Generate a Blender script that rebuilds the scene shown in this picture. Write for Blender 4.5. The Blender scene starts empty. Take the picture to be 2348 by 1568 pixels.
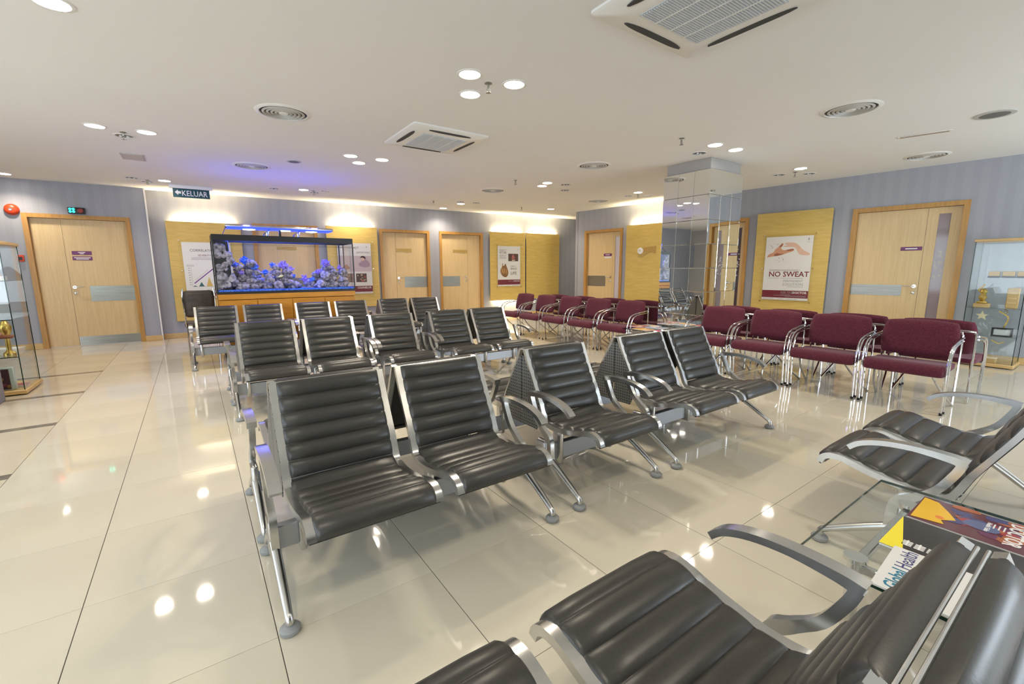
import bpy, bmesh, math, random
from mathutils import Vector, Matrix
random.seed(7)
S = bpy.context.scene
C = S.collection

# ------------------------------------------------------------------ camera
YAW, PITCH, ROLL = 0.6175, 0.1616, -0.0037
CAM = Vector((0.472, -2.230, 1.295))
cy_, sy_, cp_, sp_ = math.cos(YAW), math.sin(YAW), math.cos(PITCH), math.sin(PITCH)
r0, u0 = Vector((cy_, -sy_, 0)), Vector((sy_*sp_, cy_*sp_, cp_))
fw = Vector((sy_*cp_, cy_*cp_, -sp_))
c_, s_ = math.cos(ROLL), math.sin(ROLL)
right, up = r0*c_ + u0*s_, u0*c_ - r0*s_
cam = bpy.data.objects.new('camera', bpy.data.cameras.new('camera'))
cam.data.sensor_width = 36.0
cam.data.lens = 1020.9/2348*36.0
cam.data.clip_start = 0.02
S.cycles.transparent_max_bounces = 20
S.cycles.max_bounces = 6; S.cycles.diffuse_bounces = 3; S.cycles.glossy_bounces = 4
S.cycles.use_adaptive_sampling = True; S.cycles.adaptive_threshold = 0.03
m = Matrix.Identity(4)
for i in range(3):
    m[i][0], m[i][1], m[i][2], m[i][3] = right[i], up[i], -fw[i], CAM[i]
cam.matrix_world = m
C.objects.link(cam); S.camera = cam

# ------------------------------------------------------------------ world, daylight, exposure
W = bpy.data.worlds.new('world'); S.world = W; W.use_nodes = True
W.node_tree.nodes['Background'].inputs[0].default_value = (0.75, 0.86, 1.0, 1)
W.node_tree.nodes['Background'].inputs[1].default_value = 0.6
S.view_settings.view_transform = 'Standard'
S.view_settings.look = 'None'
S.view_settings.exposure = 0.20
S.view_settings.gamma = 1.0
S.view_settings.use_curve_mapping = False

def area(name, loc, rot, sx, sy, power, col, spread=math.pi):
    l = bpy.data.lights.new(name, 'AREA'); l.shape = 'RECTANGLE'; l.size = sx; l.size_y = sy
    l.energy = power; l.color = col; l.spread = spread
    o = bpy.data.objects.new(name, l); o.location = loc; o.rotation_euler = rot; C.objects.link(o); return o
# daylight entering by the two window walls that the camera has behind it and on its left; the corner one is an added fill
area('daylight_back', (7.6, -5.85, 1.45), (math.radians(90), 0, 0), 2.6, 2.0, 170, (0.79, 0.895, 1.0))
area('daylight_side', (-4.45, -0.9, 1.45), (0, math.radians(-90), 0), 2.0, 9.4, 215, (0.79, 0.895, 1.0))
area('corner_fill', (-3.45, -5.85, 1.45), (math.radians(90), 0, 0), 1.6, 2.0, 75, (0.79, 0.895, 1.0))  # added fill at an unseen window, evens out the ceiling brightness
LAMP_W, LAMP_COL = 46.0, (1.0, 0.87, 0.69)

# ------------------------------------------------------------------ materials
def mat(name, col, rough=0.5, metal=0.0, spec=0.5, coat=0.0, sheen=0.0, emit=None, es=0.0):
    M = bpy.data.materials.new(name); M.use_nodes = True
    b = M.node_tree.nodes['Principled BSDF']
    b.inputs['Base Color'].default_value = (*col, 1); b.inputs['Roughness'].default_value = rough
    b.inputs['Metallic'].default_value = metal; b.inputs['Specular IOR Level'].default_value = spec
    b.inputs['Coat Weight'].default_value = coat; b.inputs['Coat Roughness'].default_value = 0.06
    b.inputs['Sheen Weight'].default_value = sheen
    if emit:
        b.inputs['Emission Color'].default_value = (*emit, 1); b.inputs['Emission Strength'].default_value = es
    return M
def nd(M, t, **kw):
    n = M.node_tree.nodes.new(t)
    for k, v in kw.items(): setattr(n, k, v)
    return n
def noisy(M, c1, c2, scale=(1, 1, 1), nscale=5.0, detail=4.0, lo=0.35, hi=0.65, bump=0.0, coord='Object'):
    """Mix two colours of a material by a noise; optional fine bump."""
    L = M.node_tree.links; b = M.node_tree.nodes['Principled BSDF']
    tc = nd(M, 'ShaderNodeTexCoord'); mp = nd(M, 'ShaderNodeMapping'); mp.inputs['Scale'].default_value = scale
    L.new(tc.outputs[coord], mp.inputs[0])
    n = nd(M, 'ShaderNodeTexNoise'); n.inputs['Scale'].default_value = nscale; n.inputs['Detail'].default_value = detail
    L.new(mp.outputs[0], n.inputs['Vector'])
    r = nd(M, 'ShaderNodeValToRGB')
    r.color_ramp.elements[0].position = lo; r.color_ramp.elements[0].color = (*c1, 1)
    r.color_ramp.elements[1].position = hi; r.color_ramp.elements[1].color = (*c2, 1)
    L.new(n.outputs['Fac'], r.inputs[0]); L.new(r.outputs[0], b.inputs['Base Color'])
    if bump:
        bp = nd(M, 'ShaderNodeBump'); bp.inputs['Strength'].default_value = bump; bp.inputs['Distance'].default_value = 0.004
        L.new(n.outputs['Fac'], bp.inputs['Height']); L.new(bp.outputs[0], b.inputs['Normal'])
    return M
def thin_glass(name, tint, refl=0.9, rough=0.0, base=0.026):
    M = bpy.data.materials.new(name); M.use_nodes = True; T = M.node_tree; T.nodes.clear(); L = T.links
    o = nd(M, 'ShaderNodeOutputMaterial'); t = nd(M, 'ShaderNodeBsdfTransparent'); g = nd(M, 'ShaderNodeBsdfGlossy')
    t.inputs[0].default_value = (*tint, 1); g.inputs['Roughness'].default_value = rough; g.inputs[0].default_value = (refl, refl, refl, 1)
    fc = nd(M, 'ShaderNodeLayerWeight'); fc.inputs['Blend'].default_value = .5
    pw = nd(M, 'ShaderNodeMath', operation='POWER'); pw.inputs[1].default_value = 5.0; L.new(fc.outputs['Facing'], pw.inputs[0])
    lw = nd(M, 'ShaderNodeMapRange'); lw.inputs['To Min'].default_value = base; lw.inputs['To Max'].default_value = 1.0; L.new(pw.outputs[0], lw.inputs['Value'])
    mx = nd(M, 'ShaderNodeMixShader')
    L.new(lw.outputs[0], mx.inputs[0]); L.new(t.outputs[0], mx.inputs[1]); L.new(g.outputs[0], mx.inputs[2]); L.new(mx.outputs[0], o.inputs[0])
    return M

M = {}
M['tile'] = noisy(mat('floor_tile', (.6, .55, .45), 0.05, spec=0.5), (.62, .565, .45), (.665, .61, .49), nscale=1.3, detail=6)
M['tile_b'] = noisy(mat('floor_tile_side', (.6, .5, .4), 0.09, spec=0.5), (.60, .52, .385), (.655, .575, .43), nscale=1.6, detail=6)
M['grout'] = mat('grout', (.07, .06, .05), 0.9)
M['inlay'] = noisy(mat('inlay', (.2, .17, .13), 0.15), (.15, .13, .10), (.25, .21, .16), nscale=9)
M['ceiling'] = noisy(mat('ceiling', (.8, .78, .73), 0.95, spec=.1), (.84, .832, .815), (.865, .857, .84), nscale=.6)
def wallpaper(name, c1, c2):
    X = mat(name, c1, 0.5, spec=.35); L = X.node_tree.links; b = X.node_tree.nodes['Principled BSDF']
    tc = nd(X, 'ShaderNodeTexCoord'); sp = nd(X, 'ShaderNodeSeparateXYZ'); L.new(tc.outputs['Object'], sp.inputs[0])
    a = nd(X, 'ShaderNodeMath', operation='MULTIPLY'); a.inputs[1].default_value = 1/0.17; L.new(sp.outputs[0], a.inputs[0])
    f = nd(X, 'ShaderNodeMath', operation='FRACT'); L.new(a.outputs[0], f.inputs[0])
    g = nd(X, 'ShaderNodeMath', operation='GREATER_THAN'); g.inputs[1].default_value = 0.5; L.new(f.outputs[0], g.inputs[0])
    mx = nd(X, 'ShaderNodeMix', data_type='RGBA'); mx.inputs['A'].default_value = (*c1, 1); mx.inputs['B'].default_value = (*c2, 1)
    L.new(g.outputs[0], mx.inputs['Factor']); L.new(mx.outputs['Result'], b.inputs['Base Color'])
    mr = nd(X, 'ShaderNodeMapRange'); mr.inputs['To Min'].default_value = .62; mr.inputs['To Max'].default_value = .4
    L.new(g.outputs[0], mr.inputs['Value']); L.new(mr.outputs[0], b.inputs['Roughness'])
    n = nd(X, 'ShaderNodeTexNoise'); n.inputs['Scale'].default_value = 240; bp = nd(X, 'ShaderNodeBump'); bp.inputs['Strength'].default_value = .15
    bp.inputs['Distance'].default_value = .002
    L.new(tc.outputs['Object'], n.inputs['Vector']); L.new(n.outputs['Fac'], bp.inputs['Height']); L.new(bp.outputs[0], b.inputs['Normal'])
    return X
M['wallpaper'] = wallpaper('striped_wallpaper', (.348, .355, .391), (.360, .367, .402))
M['plainwall'] = mat('plain_wall', (.62, .60, .55), .8)
M['maple'] = noisy(mat('maple', (.7, .5, .3), 0.38, spec=.4), (.67, .485, .245), (.73, .545, .29), scale=(22, 22, 1.2), nscale=2.2, detail=5)
M['frame_wood'] = noisy(mat('frame_wood', (.5, .25, .06), 0.35, spec=.4), (.44, .225, .055), (.53, .285, .075), scale=(18, 18, 1.5), nscale=2)
M['yellow'] = noisy(mat('yellow_panel', (.6, .4, .08), 0.42, spec=.35), (.60, .42, .115), (.67, .48, .145), scale=(2, 2, 14), nscale=2.4)
M['tank_wood'] = noisy(mat('tank_wood', (.5, .22, .03), 0.35, spec=.4), (.47, .205, .024), (.56, .255, .036), scale=(2, 2, 12), nscale=2)
M['base_wood'] = noisy(mat('base_wood', (.6, .4, .16), 0.4), (.56, .36, .13), (.64, .43, .18), scale=(3, 3, 14), nscale=2)
M['leather'] = noisy(mat('black_leather', (.02, .02, .02), 0.36, spec=.55), (.032, .030, .026), (.040, .038, .033), nscale=140, bump=.05)
M['alu'] = noisy(mat('polished_aluminium', (.7, .7, .7), 0.24, 1.0), (.53, .53, .52), (.63, .63, .62), nscale=8)
M['beam'] = mat('grey_steel', (.42, .44, .47), 0.4, .6)
M['perf'] = mat('perforated_steel', (.2, .2, .19), 0.45, .5)
def perforate(X):
    L = X.node_tree.links; b = X.node_tree.nodes['Principled BSDF']
    tc = nd(X, 'ShaderNodeTexCoord'); sp = nd(X, 'ShaderNodeSeparateXYZ'); L.new(tc.outputs['Object'], sp.inputs[0])
    d = []
    for k in (1, 2):
        a = nd(X, 'ShaderNodeMath', operation='MULTIPLY'); a.inputs[1].default_value = 48; L.new(sp.outputs[k], a.inputs[0])
        f = nd(X, 'ShaderNodeMath', operation='FRACT'); L.new(a.outputs[0], f.inputs[0])
        s = nd(X, 'ShaderNodeMath', operation='SUBTRACT'); s.inputs[1].default_value = .5; L.new(f.outputs[0], s.inputs[0])
        q = nd(X, 'ShaderNodeMath', operation='MULTIPLY'); L.new(s.outputs[0], q.inputs[0]); L.new(s.outputs[0], q.inputs[1]); d.append(q)
    sm = nd(X, 'ShaderNodeMath', operation='ADD'); L.new(d[0].outputs[0], sm.inputs[0]); L.new(d[1].outputs[0], sm.inputs[1])
    g = nd(X, 'ShaderNodeMath', operation='LESS_THAN'); g.inputs[1].default_value = .05; L.new(sm.outputs[0], g.inputs[0])
    mx = nd(X, 'ShaderNodeMix', data_type='RGBA'); mx.inputs['A'].default_value = (.2, .2, .19, 1); mx.inputs['B'].default_value = (.012, .012, .012, 1)
    L.new(g.outputs[0], mx.inputs['Factor']); L.new(mx.outputs['Result'], b.inputs['Base Color'])
perforate(M['perf'])
M['rubber'] = mat('grey_foot', (.26, .27, .27), .5)
M['black'] = mat('black_plastic', (.012, .012, .014), .4)
M['chrome'] = mat('chrome', (.70, .70, .70), 0.09, 1.0)
M['purple'] = noisy(mat('maroon_fabric', (.16, .02, .05), .95, spec=.15, sheen=.15), (.092, .019, .032), (.142, .030, .050), nscale=95, detail=2, bump=.35)
M['mirror'] = mat('mirror', (.88, .9, .89), 0.012, 1.0)
M['bevel'] = mat('mirror_bevel', (.8, .9, .88), .15, 1.0)
M['cap'] = mat('grey_cap', (.40, .385, .37), .7)
M['glass'] = thin_glass('clear_glass', (.972, .988, .982))
M['glass_edge'] = thin_glass('glass_edge', (.10, .24, .20))
M['acrylic'] = thin_glass('acrylic', (.985, .985, .98), base=.006)
M['tank_glass'] = thin_glass('tank_glass', (.97, .98, 1.0), base=.02)
M['water'] = thin_glass('water', (.86, .90, 1.0))
M['white'] = mat('white_plastic', (.82, .81, .78), .4)
M['paper'] = mat('paper', (.80, .79, .76), .45)
M['maroon_ink'] = mat('maroon_ink', (.20, .025, .04), .45)
M['grey_ink'] = mat('grey_ink', (.36, .33, .34), .5)
M['dark_ink'] = mat('dark_ink', (.07, .03, .04), .5)
M['white_ink'] = mat('white_ink', (.85, .84, .82), .5)
M['steel'] = noisy(mat('brushed_steel', (.42, .42, .38), 0.34, .9), (.28, .28, .25), (.35, .35, .32), scale=(1, 1, 30), nscale=3)
M['plum'] = mat('plum_sign', (.16, .02, .13), .35)
M['gold'] = noisy(mat('gold', (.65, .45, .1), .3, .9), (.55, .36, .08), (.75, .53, .16), nscale=14)
M['gold_sign'] = mat('gold_sign', (.50, .345, .10), .4, .2)
M['red'] = mat('alarm_red', (.70, .06, .015), .35)
M['vent_dark'] = mat('vent_dark', (.05, .05, .05), .7)
M['vent_blade'] = mat('vent_blade', (.52, .51, .48), .5)
M['grille'] = mat('grille', (.50, .54, .60), .5)
M['lamp_on'] = mat('lamp_on', (1, 1, 1), .5, emit=(1.0, .94, .84), es=26)
M['lamp_off'] = mat('lamp_off', (.22, .22, .22), .18, 1.0)
M['tube_on'] = mat('tube_on', (1, 1, 1), .5, emit=(1.0, .86, .60), es=9)
M['led_green'] = mat('led_green', (0, .2, .15), .4, emit=(.02, .95, .65), es=4)
M['sign_green'] = mat('sign_green', (.004, .06, .085), .4)
M['blue_led'] = mat('blue_led', (.02, .03, .3), .4, emit=(.02, .05, 1.0), es=2.2)
M['white_led'] = mat('white_led', (1, 1, 1), .4, emit=(.65, .85, 1.0), es=14)
M['rock'] = noisy(mat('reef_rock', (.3, .28, .27), .9), (.11, .10, .115), (.52, .47, .50), nscale=22, detail=9, bump=1.0)
M['coral_blue'] = noisy(mat('blue_coral', (.05, .15, .8), .7), (.02, .06, .55), (.10, .38, .95), nscale=40, bump=1.0)
M['coral_violet'] = noisy(mat('violet_coral', (.3, .2, .8), .7), (.17, .09, .50), (.46, .34, .88), nscale=45, bump=1.0)
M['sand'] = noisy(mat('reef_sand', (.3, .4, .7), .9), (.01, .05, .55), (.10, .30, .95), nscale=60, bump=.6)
M['fish'] = mat('fish', (.85, .8, .3), .4)
M['brown'] = noisy(mat('brown_hide', (.05, .035, .03), .5), (.035, .025, .02), (.07, .05, .04), nscale=12)
M['grey_stand'] = mat('grey_stand', (.20, .20, .21), .5)
def ink(name, col, rough=.4):
    if name not in M: M[name] = mat(name, col, rough)
    return M[name]

# ------------------------------------------------------------------ mesh helpers
class MB:
    def __init__(self): self.v, self.f = [], []
    def add(self, v, f):
        n = len(self.v); self.v += [tuple(p) for p in v]; self.f += [tuple(i+n for i in q) for q in f]; return self
    def box(self, x0, x1, y0, y1, z0, z1):
        return self.add([(x0,y0,z0),(x1,y0,z0),(x1,y1,z0),(x0,y1,z0),(x0,y0,z1),(x1,y0,z1),(x1,y1,z1),(x0,y1,z1)],
                        [(0,3,2,1),(4,5,6,7),(0,1,5,4),(1,2,6,5),(2,3,7,6),(3,0,4,7)])
    def bbox(self, x0, x1, y0, y1, z0, z1, r=.006, seg=2):
        bm = bmesh.new(); bmesh.ops.create_cube(bm, size=1)
        for v in bm.verts: v.co = Vector(((x0+x1)/2+v.co.x*(x1-x0), (y0+y1)/2+v.co.y*(y1-y0), (z0+z1)/2+v.co.z*(z1-z0)))
        bmesh.ops.bevel(bm, geom=bm.edges[:], offset=r, segments=seg, affect='EDGES', profile=.5)
        bm.verts.index_update()
        self.add([v.co[:] for v in bm.verts], [[v.index for v in f.verts] for f in bm.faces]); bm.free(); return self
    def prism(self, poly, axis, a, b):
        """2D polygon extruded along an axis ('x': poly is (y,z); 'y': (x,z); 'z': (x,y))."""
        def P(p, t): return {'x': (t, p[0], p[1]), 'y': (p[0], t, p[1]), 'z': (p[0], p[1], t)}[axis]
        n = len(poly)
        return self.add([P(p, a) for p in poly]+[P(p, b) for p in poly],
                        [tuple(range(n))[::-1], tuple(range(n, 2*n))]+[(i, (i+1) % n, n+(i+1) % n, n+i) for i in range(n)])
    def strip(self, path, th, x0, x1):
        """A flat bar of thickness th following a (y,z) path, between x0 and x1."""
        n = len(path); v = []
        for i, p in enumerate(path):
            a, b = path[max(0, i-1)], path[min(n-1, i+1)]
            d = Vector((b[0]-a[0], b[1]-a[1])).normalized(); nx = (-d.y, d.x); t = (th[i] if isinstance(th, (list, tuple)) else th)/2
            for x in (x0, x1):
                for s in (1, -1): v.append((x, p[0]+nx[0]*t*s, p[1]+nx[1]*t*s))
        f = []
        for i in range(n-1):
            k, q = 4*i, 4*i+4
            f += [(k, k+2, q+2, q), (k+3, k+1, q+1, q+3), (k+1, k, q, q+1), (k+2, k+3, q+3, q+2)]
        f += [(0, 1, 3, 2), (4*n-4, 4*n-2, 4*n-1, 4*n-3)]
        return self.add(v, f)
    def tube(self, path, r, seg=8, closed=False):
        P = [Vector(p) for p in path]; n = len(P); v, f = [], []
        ref = None
        for i, p in enumerate(P):
            d = (P[(i+1) % n]-P[i-1]) if closed else (P[min(n-1, i+1)]-P[max(0, i-1)])
            d.normalize()
            if ref is None:
                ref = Vector((0, 0, 1)) if abs(d.z) < .9 else Vector((1, 0, 0))
            a = (ref-d*ref.dot(d)).normalized(); b = d.cross(a); ref = a
            rr = r[i] if isinstance(r, (list, tuple)) else r
            for k in range(seg):
                t = 2*math.pi*k/seg; v.append(p+a*math.cos(t)*rr+b*math.sin(t)*rr)
        for i in range(n if closed else n-1):
            j = (i+1) % n
            for k in range(seg):
                f.append((i*seg+k, i*seg+(k+1) % seg, j*seg+(k+1) % seg, j*seg+k))
        if not closed: f += [tuple(range(seg))[::-1], tuple(range((n-1)*seg, n*seg))]
        return self.add(v, f)
    def lathe(self, prof, seg=24, c=(0, 0, 0), cap=True, axis='z'):
        v, f = [], []; n = len(prof)
        for r, z in prof:
            for k in range(seg):
                t = 2*math.pi*k/seg
                p = (r*math.cos(t), r*math.sin(t), z)
                if axis == 'y': p = (p[0], -p[2], p[1])
                v.append((c[0]+p[0], c[1]+p[1], c[2]+p[2]))
        for i in range(n-1):
            for k in range(seg):
                f.append((i*seg+k, i*seg+(k+1) % seg, (i+1)*seg+(k+1) % seg, (i+1)*seg+k))
        if cap: f += [tuple(range(seg))[::-1], tuple(range((n-1)*seg, n*seg))]
        return self.add(v, f)
    def mesh(self, name, material, smooth=40):
        me = bpy.data.meshes.new(name); me.from_pydata(self.v, [], self.f)
        bm = bmesh.new(); bm.from_mesh(me); bmesh.ops.recalc_face_normals(bm, faces=bm.faces[:]); bm.to_mesh(me); bm.free()
        if smooth:
            me.polygons.foreach_set('use_smooth', [True]*len(me.polygons)); me.set_sharp_from_angle(angle=math.radians(smooth))
        me.materials.append(material); return me
    def build(self, name, material, parent=None, smooth=40, loc=None, rotz=None):
        return put(name, self.mesh(name, material, smooth), parent, loc, rotz)
def put(name, me, parent=None, loc=None, rotz=None):
    o = bpy.data.objects.new(name, me); C.objects.link(o)
    if parent is not None: o.parent = parent
    if loc is not None: o.location = loc
    if rotz is not None: o.rotation_euler = (0, 0, rotz)
    return o
def tag(o, label, cat, group=None, kind=None):
    if label: o['label'] = label
    if cat: o['category'] = cat
    if group: o['group'] = group
    if kind: o['kind'] = kind
    return o
def thing(name, label, cat, loc=(0, 0, 0), rotz=0.0, group=None):
    o = bpy.data.objects.new(name, None); C.objects.link(o); o.location = loc; o.rotation_euler = (0, 0, rotz)
    o.empty_display_size = .1
    return tag(o, label, cat, group)
def struct(o): o['kind'] = 'structure'; return o
def copy_tree(o, parent=None):
    c = o.copy(); C.objects.link(c); c.parent = parent
    for ch in kids[o.name] if o.name in kids else []: copy_tree(ch, c)
    return c
kids = {}
def remember(root):
    for o in [root]+list(root.children_recursive): kids[o.name] = list(o.children)
def dup(root, loc, rotz, label, group=None):
    c = copy_tree(root); c.location = loc; c.rotation_euler = (0, 0, rotz); c['label'] = label
    if group: c['group'] = group
    return c
def smooth_path(pts, n=4):
    out = []; P = [Vector(p) for p in pts]
    for i in range(len(P)-1):
        a, b, c, d = P[max(0, i-1)], P[i], P[i+1], P[min(len(P)-1, i+2)]
        for k in range(n):
            t = k/n
            out.append(.5*((2*b)+(c-a)*t+(2*a-5*b+4*c-d)*t*t+(3*b-a-3*c+d)*t**3))
    out.append(P[-1]); return [tuple(p) for p in out]
def text(body, size, material, parent, x, z, y=0.0, name='lettering', align='LEFT', rot=(math.pi/2, 0, 0), bold=0.0, sx=1.0):
    cu = bpy.data.curves.new(name, 'FONT'); cu.body = body; cu.size = size; cu.align_x = align; cu.extrude = .0006; cu.offset = bold
    cu.resolution_u = 2
    t = bpy.data.objects.new('tmp_text', cu); C.objects.link(t)
    dg = bpy.context.evaluated_depsgraph_get()
    me = bpy.data.meshes.new_from_object(t.evaluated_get(dg)); bpy.data.objects.remove(t)
    me.name = name; me.materials.clear(); me.materials.append(material)
    o = put(name, me, parent, (x, y, z)); o.rotation_euler = rot; o.scale = (sx, 1, 1); return o

# ------------------------------------------------------------------ the room shell
CEIL = 2.75
class Wall:
    """A straight wall: s runs to the right as seen from the room, local -y points into the room."""
    def __init__(self, ox, oy, ux, uy):
        n = math.hypot(ux, uy); self.u = (ux/n, uy/n); self.o = (ox, oy); self.rot = math.atan2(uy, ux)
    def at(self, s, z=0.0, out=0.0):
        return (self.o[0]+self.u[0]*s+self.u[1]*out, self.o[1]+self.u[1]*s-self.u[0]*out, z)
    def build(self, name, s0, s1, holes, material, th=.12):
        xs = sorted({s0, s1} | {h[0] for h in holes} | {h[1] for h in holes}); zs = sorted({0, CEIL} | {h[2] for h in holes} | {h[3] for h in holes})
        mb = MB()
        for a, b in zip(xs, xs[1:]):
            for c, d in zip(zs, zs[1:]):
                mx, mz = (a+b)/2, (c+d)/2
                if any(h[0] < mx < h[1] and h[2] < mz < h[3] for h in holes): continue
                mb.add([(a, 0, c), (b, 0, c), (b, 0, d), (a, 0, d)], [(0, 1, 2, 3)])
                mb.add([(a, th, c), (b, th, c), (b, th, d), (a, th, d)], [(3, 2, 1, 0)])
        o = mb.build(name, material, None, 0, self.at(0), self.rot); return struct(o)
FAR = Wall(0, 8.53, 1, -.078)
RIGHT = Wall(9.32, 0, .095, -1)
LEFT = Wall(0, 8.36, 1, 0)
BACK = Wall(0, -6.0, -1, 0)
SIDE = Wall(-4.6, 0, 0, 1)

# door openings: wall, left edge, right edge, top (outer frame)
DOORS = [(LEFT, -1.675, -.335, 2.225), (FAR, 1.56, 2.79, 2.235), (FAR, 4.12, 5.345, 2.235), (FAR, 5.60, 6.82, 2.24),
         (RIGHT, -6.20, -5.045, 2.25), (RIGHT, -3.45, -2.22, 2.24), (RIGHT, -.63, .705, 2.23)]
holes = lambda w: [(a+.03, b-.03, 0, t-.03) for (q, a, b, t) in DOORS if q is w]
LEFT.build('wall_left', -4.6, -.09, holes(LEFT), M['wallpaper'])
FAR.build('wall_back', -.10, 12.2, holes(FAR), M['wallpaper'])
RIGHT.build('wall_right', -6.43, 6.0, holes(RIGHT), M['wallpaper'])
struct(MB().box(-.10, -.085, 8.36, 8.56, 0, CEIL).build('wall_return', M['wallpaper'], None, 0))
struct(MB().box(8.72, 12.2, 6.42, 6.5, 0, CEIL).build('wall_passage', M['wallpaper'], None, 0))
struct(MB().box(12.15, 12.25, 6.4, 8.6, 0, CEIL).build('wall_end', M['wallpaper'], None, 0))
struct(MB().bbox(-.098, -.074, 8.346, 8.37, 0, CEIL, .003, 1).build('trim_1', M['white'], None))
WIN = [(-9.0, -7.65), (-7.55, -6.2), (2.6, 4.3)]  # the last window is unseen, added to bring more light to the ceiling
BACK.build('wall_front', -9.95, 4.6, [(a, b, .45, 2.45) for a, b in WIN], M['plainwall'])
SWIN = [(-5.6, -3.8), (-3.7, -1.9), (-1.8, 0), (.1, 1.9), (2.0, 3.8)]
SIDE.build('wall_side', -6.0, 8.36, [(a, b, .45, 2.45) for a, b in SWIN], M['plainwall'])
nwin = 0
for w, lst in ((BACK, WIN), (SIDE, SWIN)):
    for a, b in lst:
        nwin += 1
        mb = MB(); z0, z1 = .45, 2.45
        mb.box(a, b, -.02, .1, z0, z0+.05).box(a, b, -.02, .1, z1-.05, z1).box(a, a+.05, -.02, .1, z0, z1).box(b-.05, b, -.02, .1, z0, z1).box((a+b)/2-.02, (a+b)/2+.02, -.02, .1, z0, z1)
        win = struct(mb.build('window_%d' % nwin, M['white'], None, 0, w.at(0), w.rot))
        MB().box(a+.03, b-.03, .05, .056, z0+.03, z1-.03).build('pane', M['glass'], win, 0)
struct(MB().box(-4.7, 12.3, -6.1, 9.0, CEIL, CEIL+.08).build('ceiling', M['ceiling'], None, 0))

# floor: slab of grout, laid with 0.6 m tiles of their own
floor = struct(MB().box(-4.7, 12.3, -6.1, 9.0, -.08, -.0025).build('floor', M['grout'], None, 0))
TILE = .6
def tile_mesh(name, material):
    mb = MB(); a, b = TILE/2-.0014, TILE/2-.0009; c = .0008
    mb.add([(-a, -b, -.006), (a, -b, -.006), (a, b, -.006), (-a, b, -.006), (-a, -b, -c), (a, -b, -c), (a, b, -c), (-a, b, -c),
            (-a+c, -b+c, 0), (a-c, -b+c, 0), (a-c, b-c, 0), (-a+c, b-c, 0)],
           [(0, 1, 5, 4), (1, 2, 6, 5), (2, 3, 7, 6), (3, 0, 4, 7), (4, 5, 9, 8), (5, 6, 10, 9), (6, 7, 11, 10), (7, 4, 8, 11), (8, 9, 10, 11)])
    return mb.mesh(name, material, 0), mb
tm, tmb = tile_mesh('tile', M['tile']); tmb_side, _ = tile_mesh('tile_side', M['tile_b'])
cells = []
for i in range(-8, 20):
    for j in range(-10, 15):
        x, y = (i+.5)*TILE, (j+.5)*TILE
        d = Vector((x, y, 0))-CAM; w = d.dot(fw)
        vis = w > .2 and abs(d.dot(right)/w) < 1.22 and -.85 < d.dot(up)/w < .8
        inside = (y < 8.6-.078*x) and (x < 9.5-.095*y or y > 6.3) and x < 12.2
        cells.append((0 if vis and inside else 1, d.length, x, y, i))
cells.sort()
rest, rest_side = MB(), MB()
for k, (nv, dist, x, y, i) in enumerate(cells):
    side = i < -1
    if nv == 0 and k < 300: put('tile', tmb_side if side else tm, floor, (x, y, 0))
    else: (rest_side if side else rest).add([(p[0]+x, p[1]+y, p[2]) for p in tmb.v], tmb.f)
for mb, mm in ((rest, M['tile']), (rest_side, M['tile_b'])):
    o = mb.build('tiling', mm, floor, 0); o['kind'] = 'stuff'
for y0, y1 in ((5.475, 5.565), (4.235, 4.325), (2.985, 3.075), (1.765, 1.855), (.53, .62), (-.70, -.61)):
    MB().box(-4.6, -.602, y0, y1, 0, .0012).build('inlay_strip', M['inlay'], floor, 0)

# skirting boards between the doors
def skirting(name, w, spans):
    mb = MB()
    for a, b in spans: mb.bbox(a, b, -.018, 0.0, 0, .10, .004, 1)
    struct(mb.build(name, M['base_wood'], None, 40, w.at(0), w.rot))
skirting('baseboard_left', LEFT, [(-4.6, -1.675), (-.335, -.085)])
skirting('baseboard_back', FAR, [(-.08, 1.56), (2.79, 4.12), (5.345, 5.60), (6.82, 12.1)])
skirting('baseboard_right', RIGHT, [(-6.42, -6.20), (-5.045, -3.45), (-2.22, -.63), (.705, 6.0)])

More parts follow.
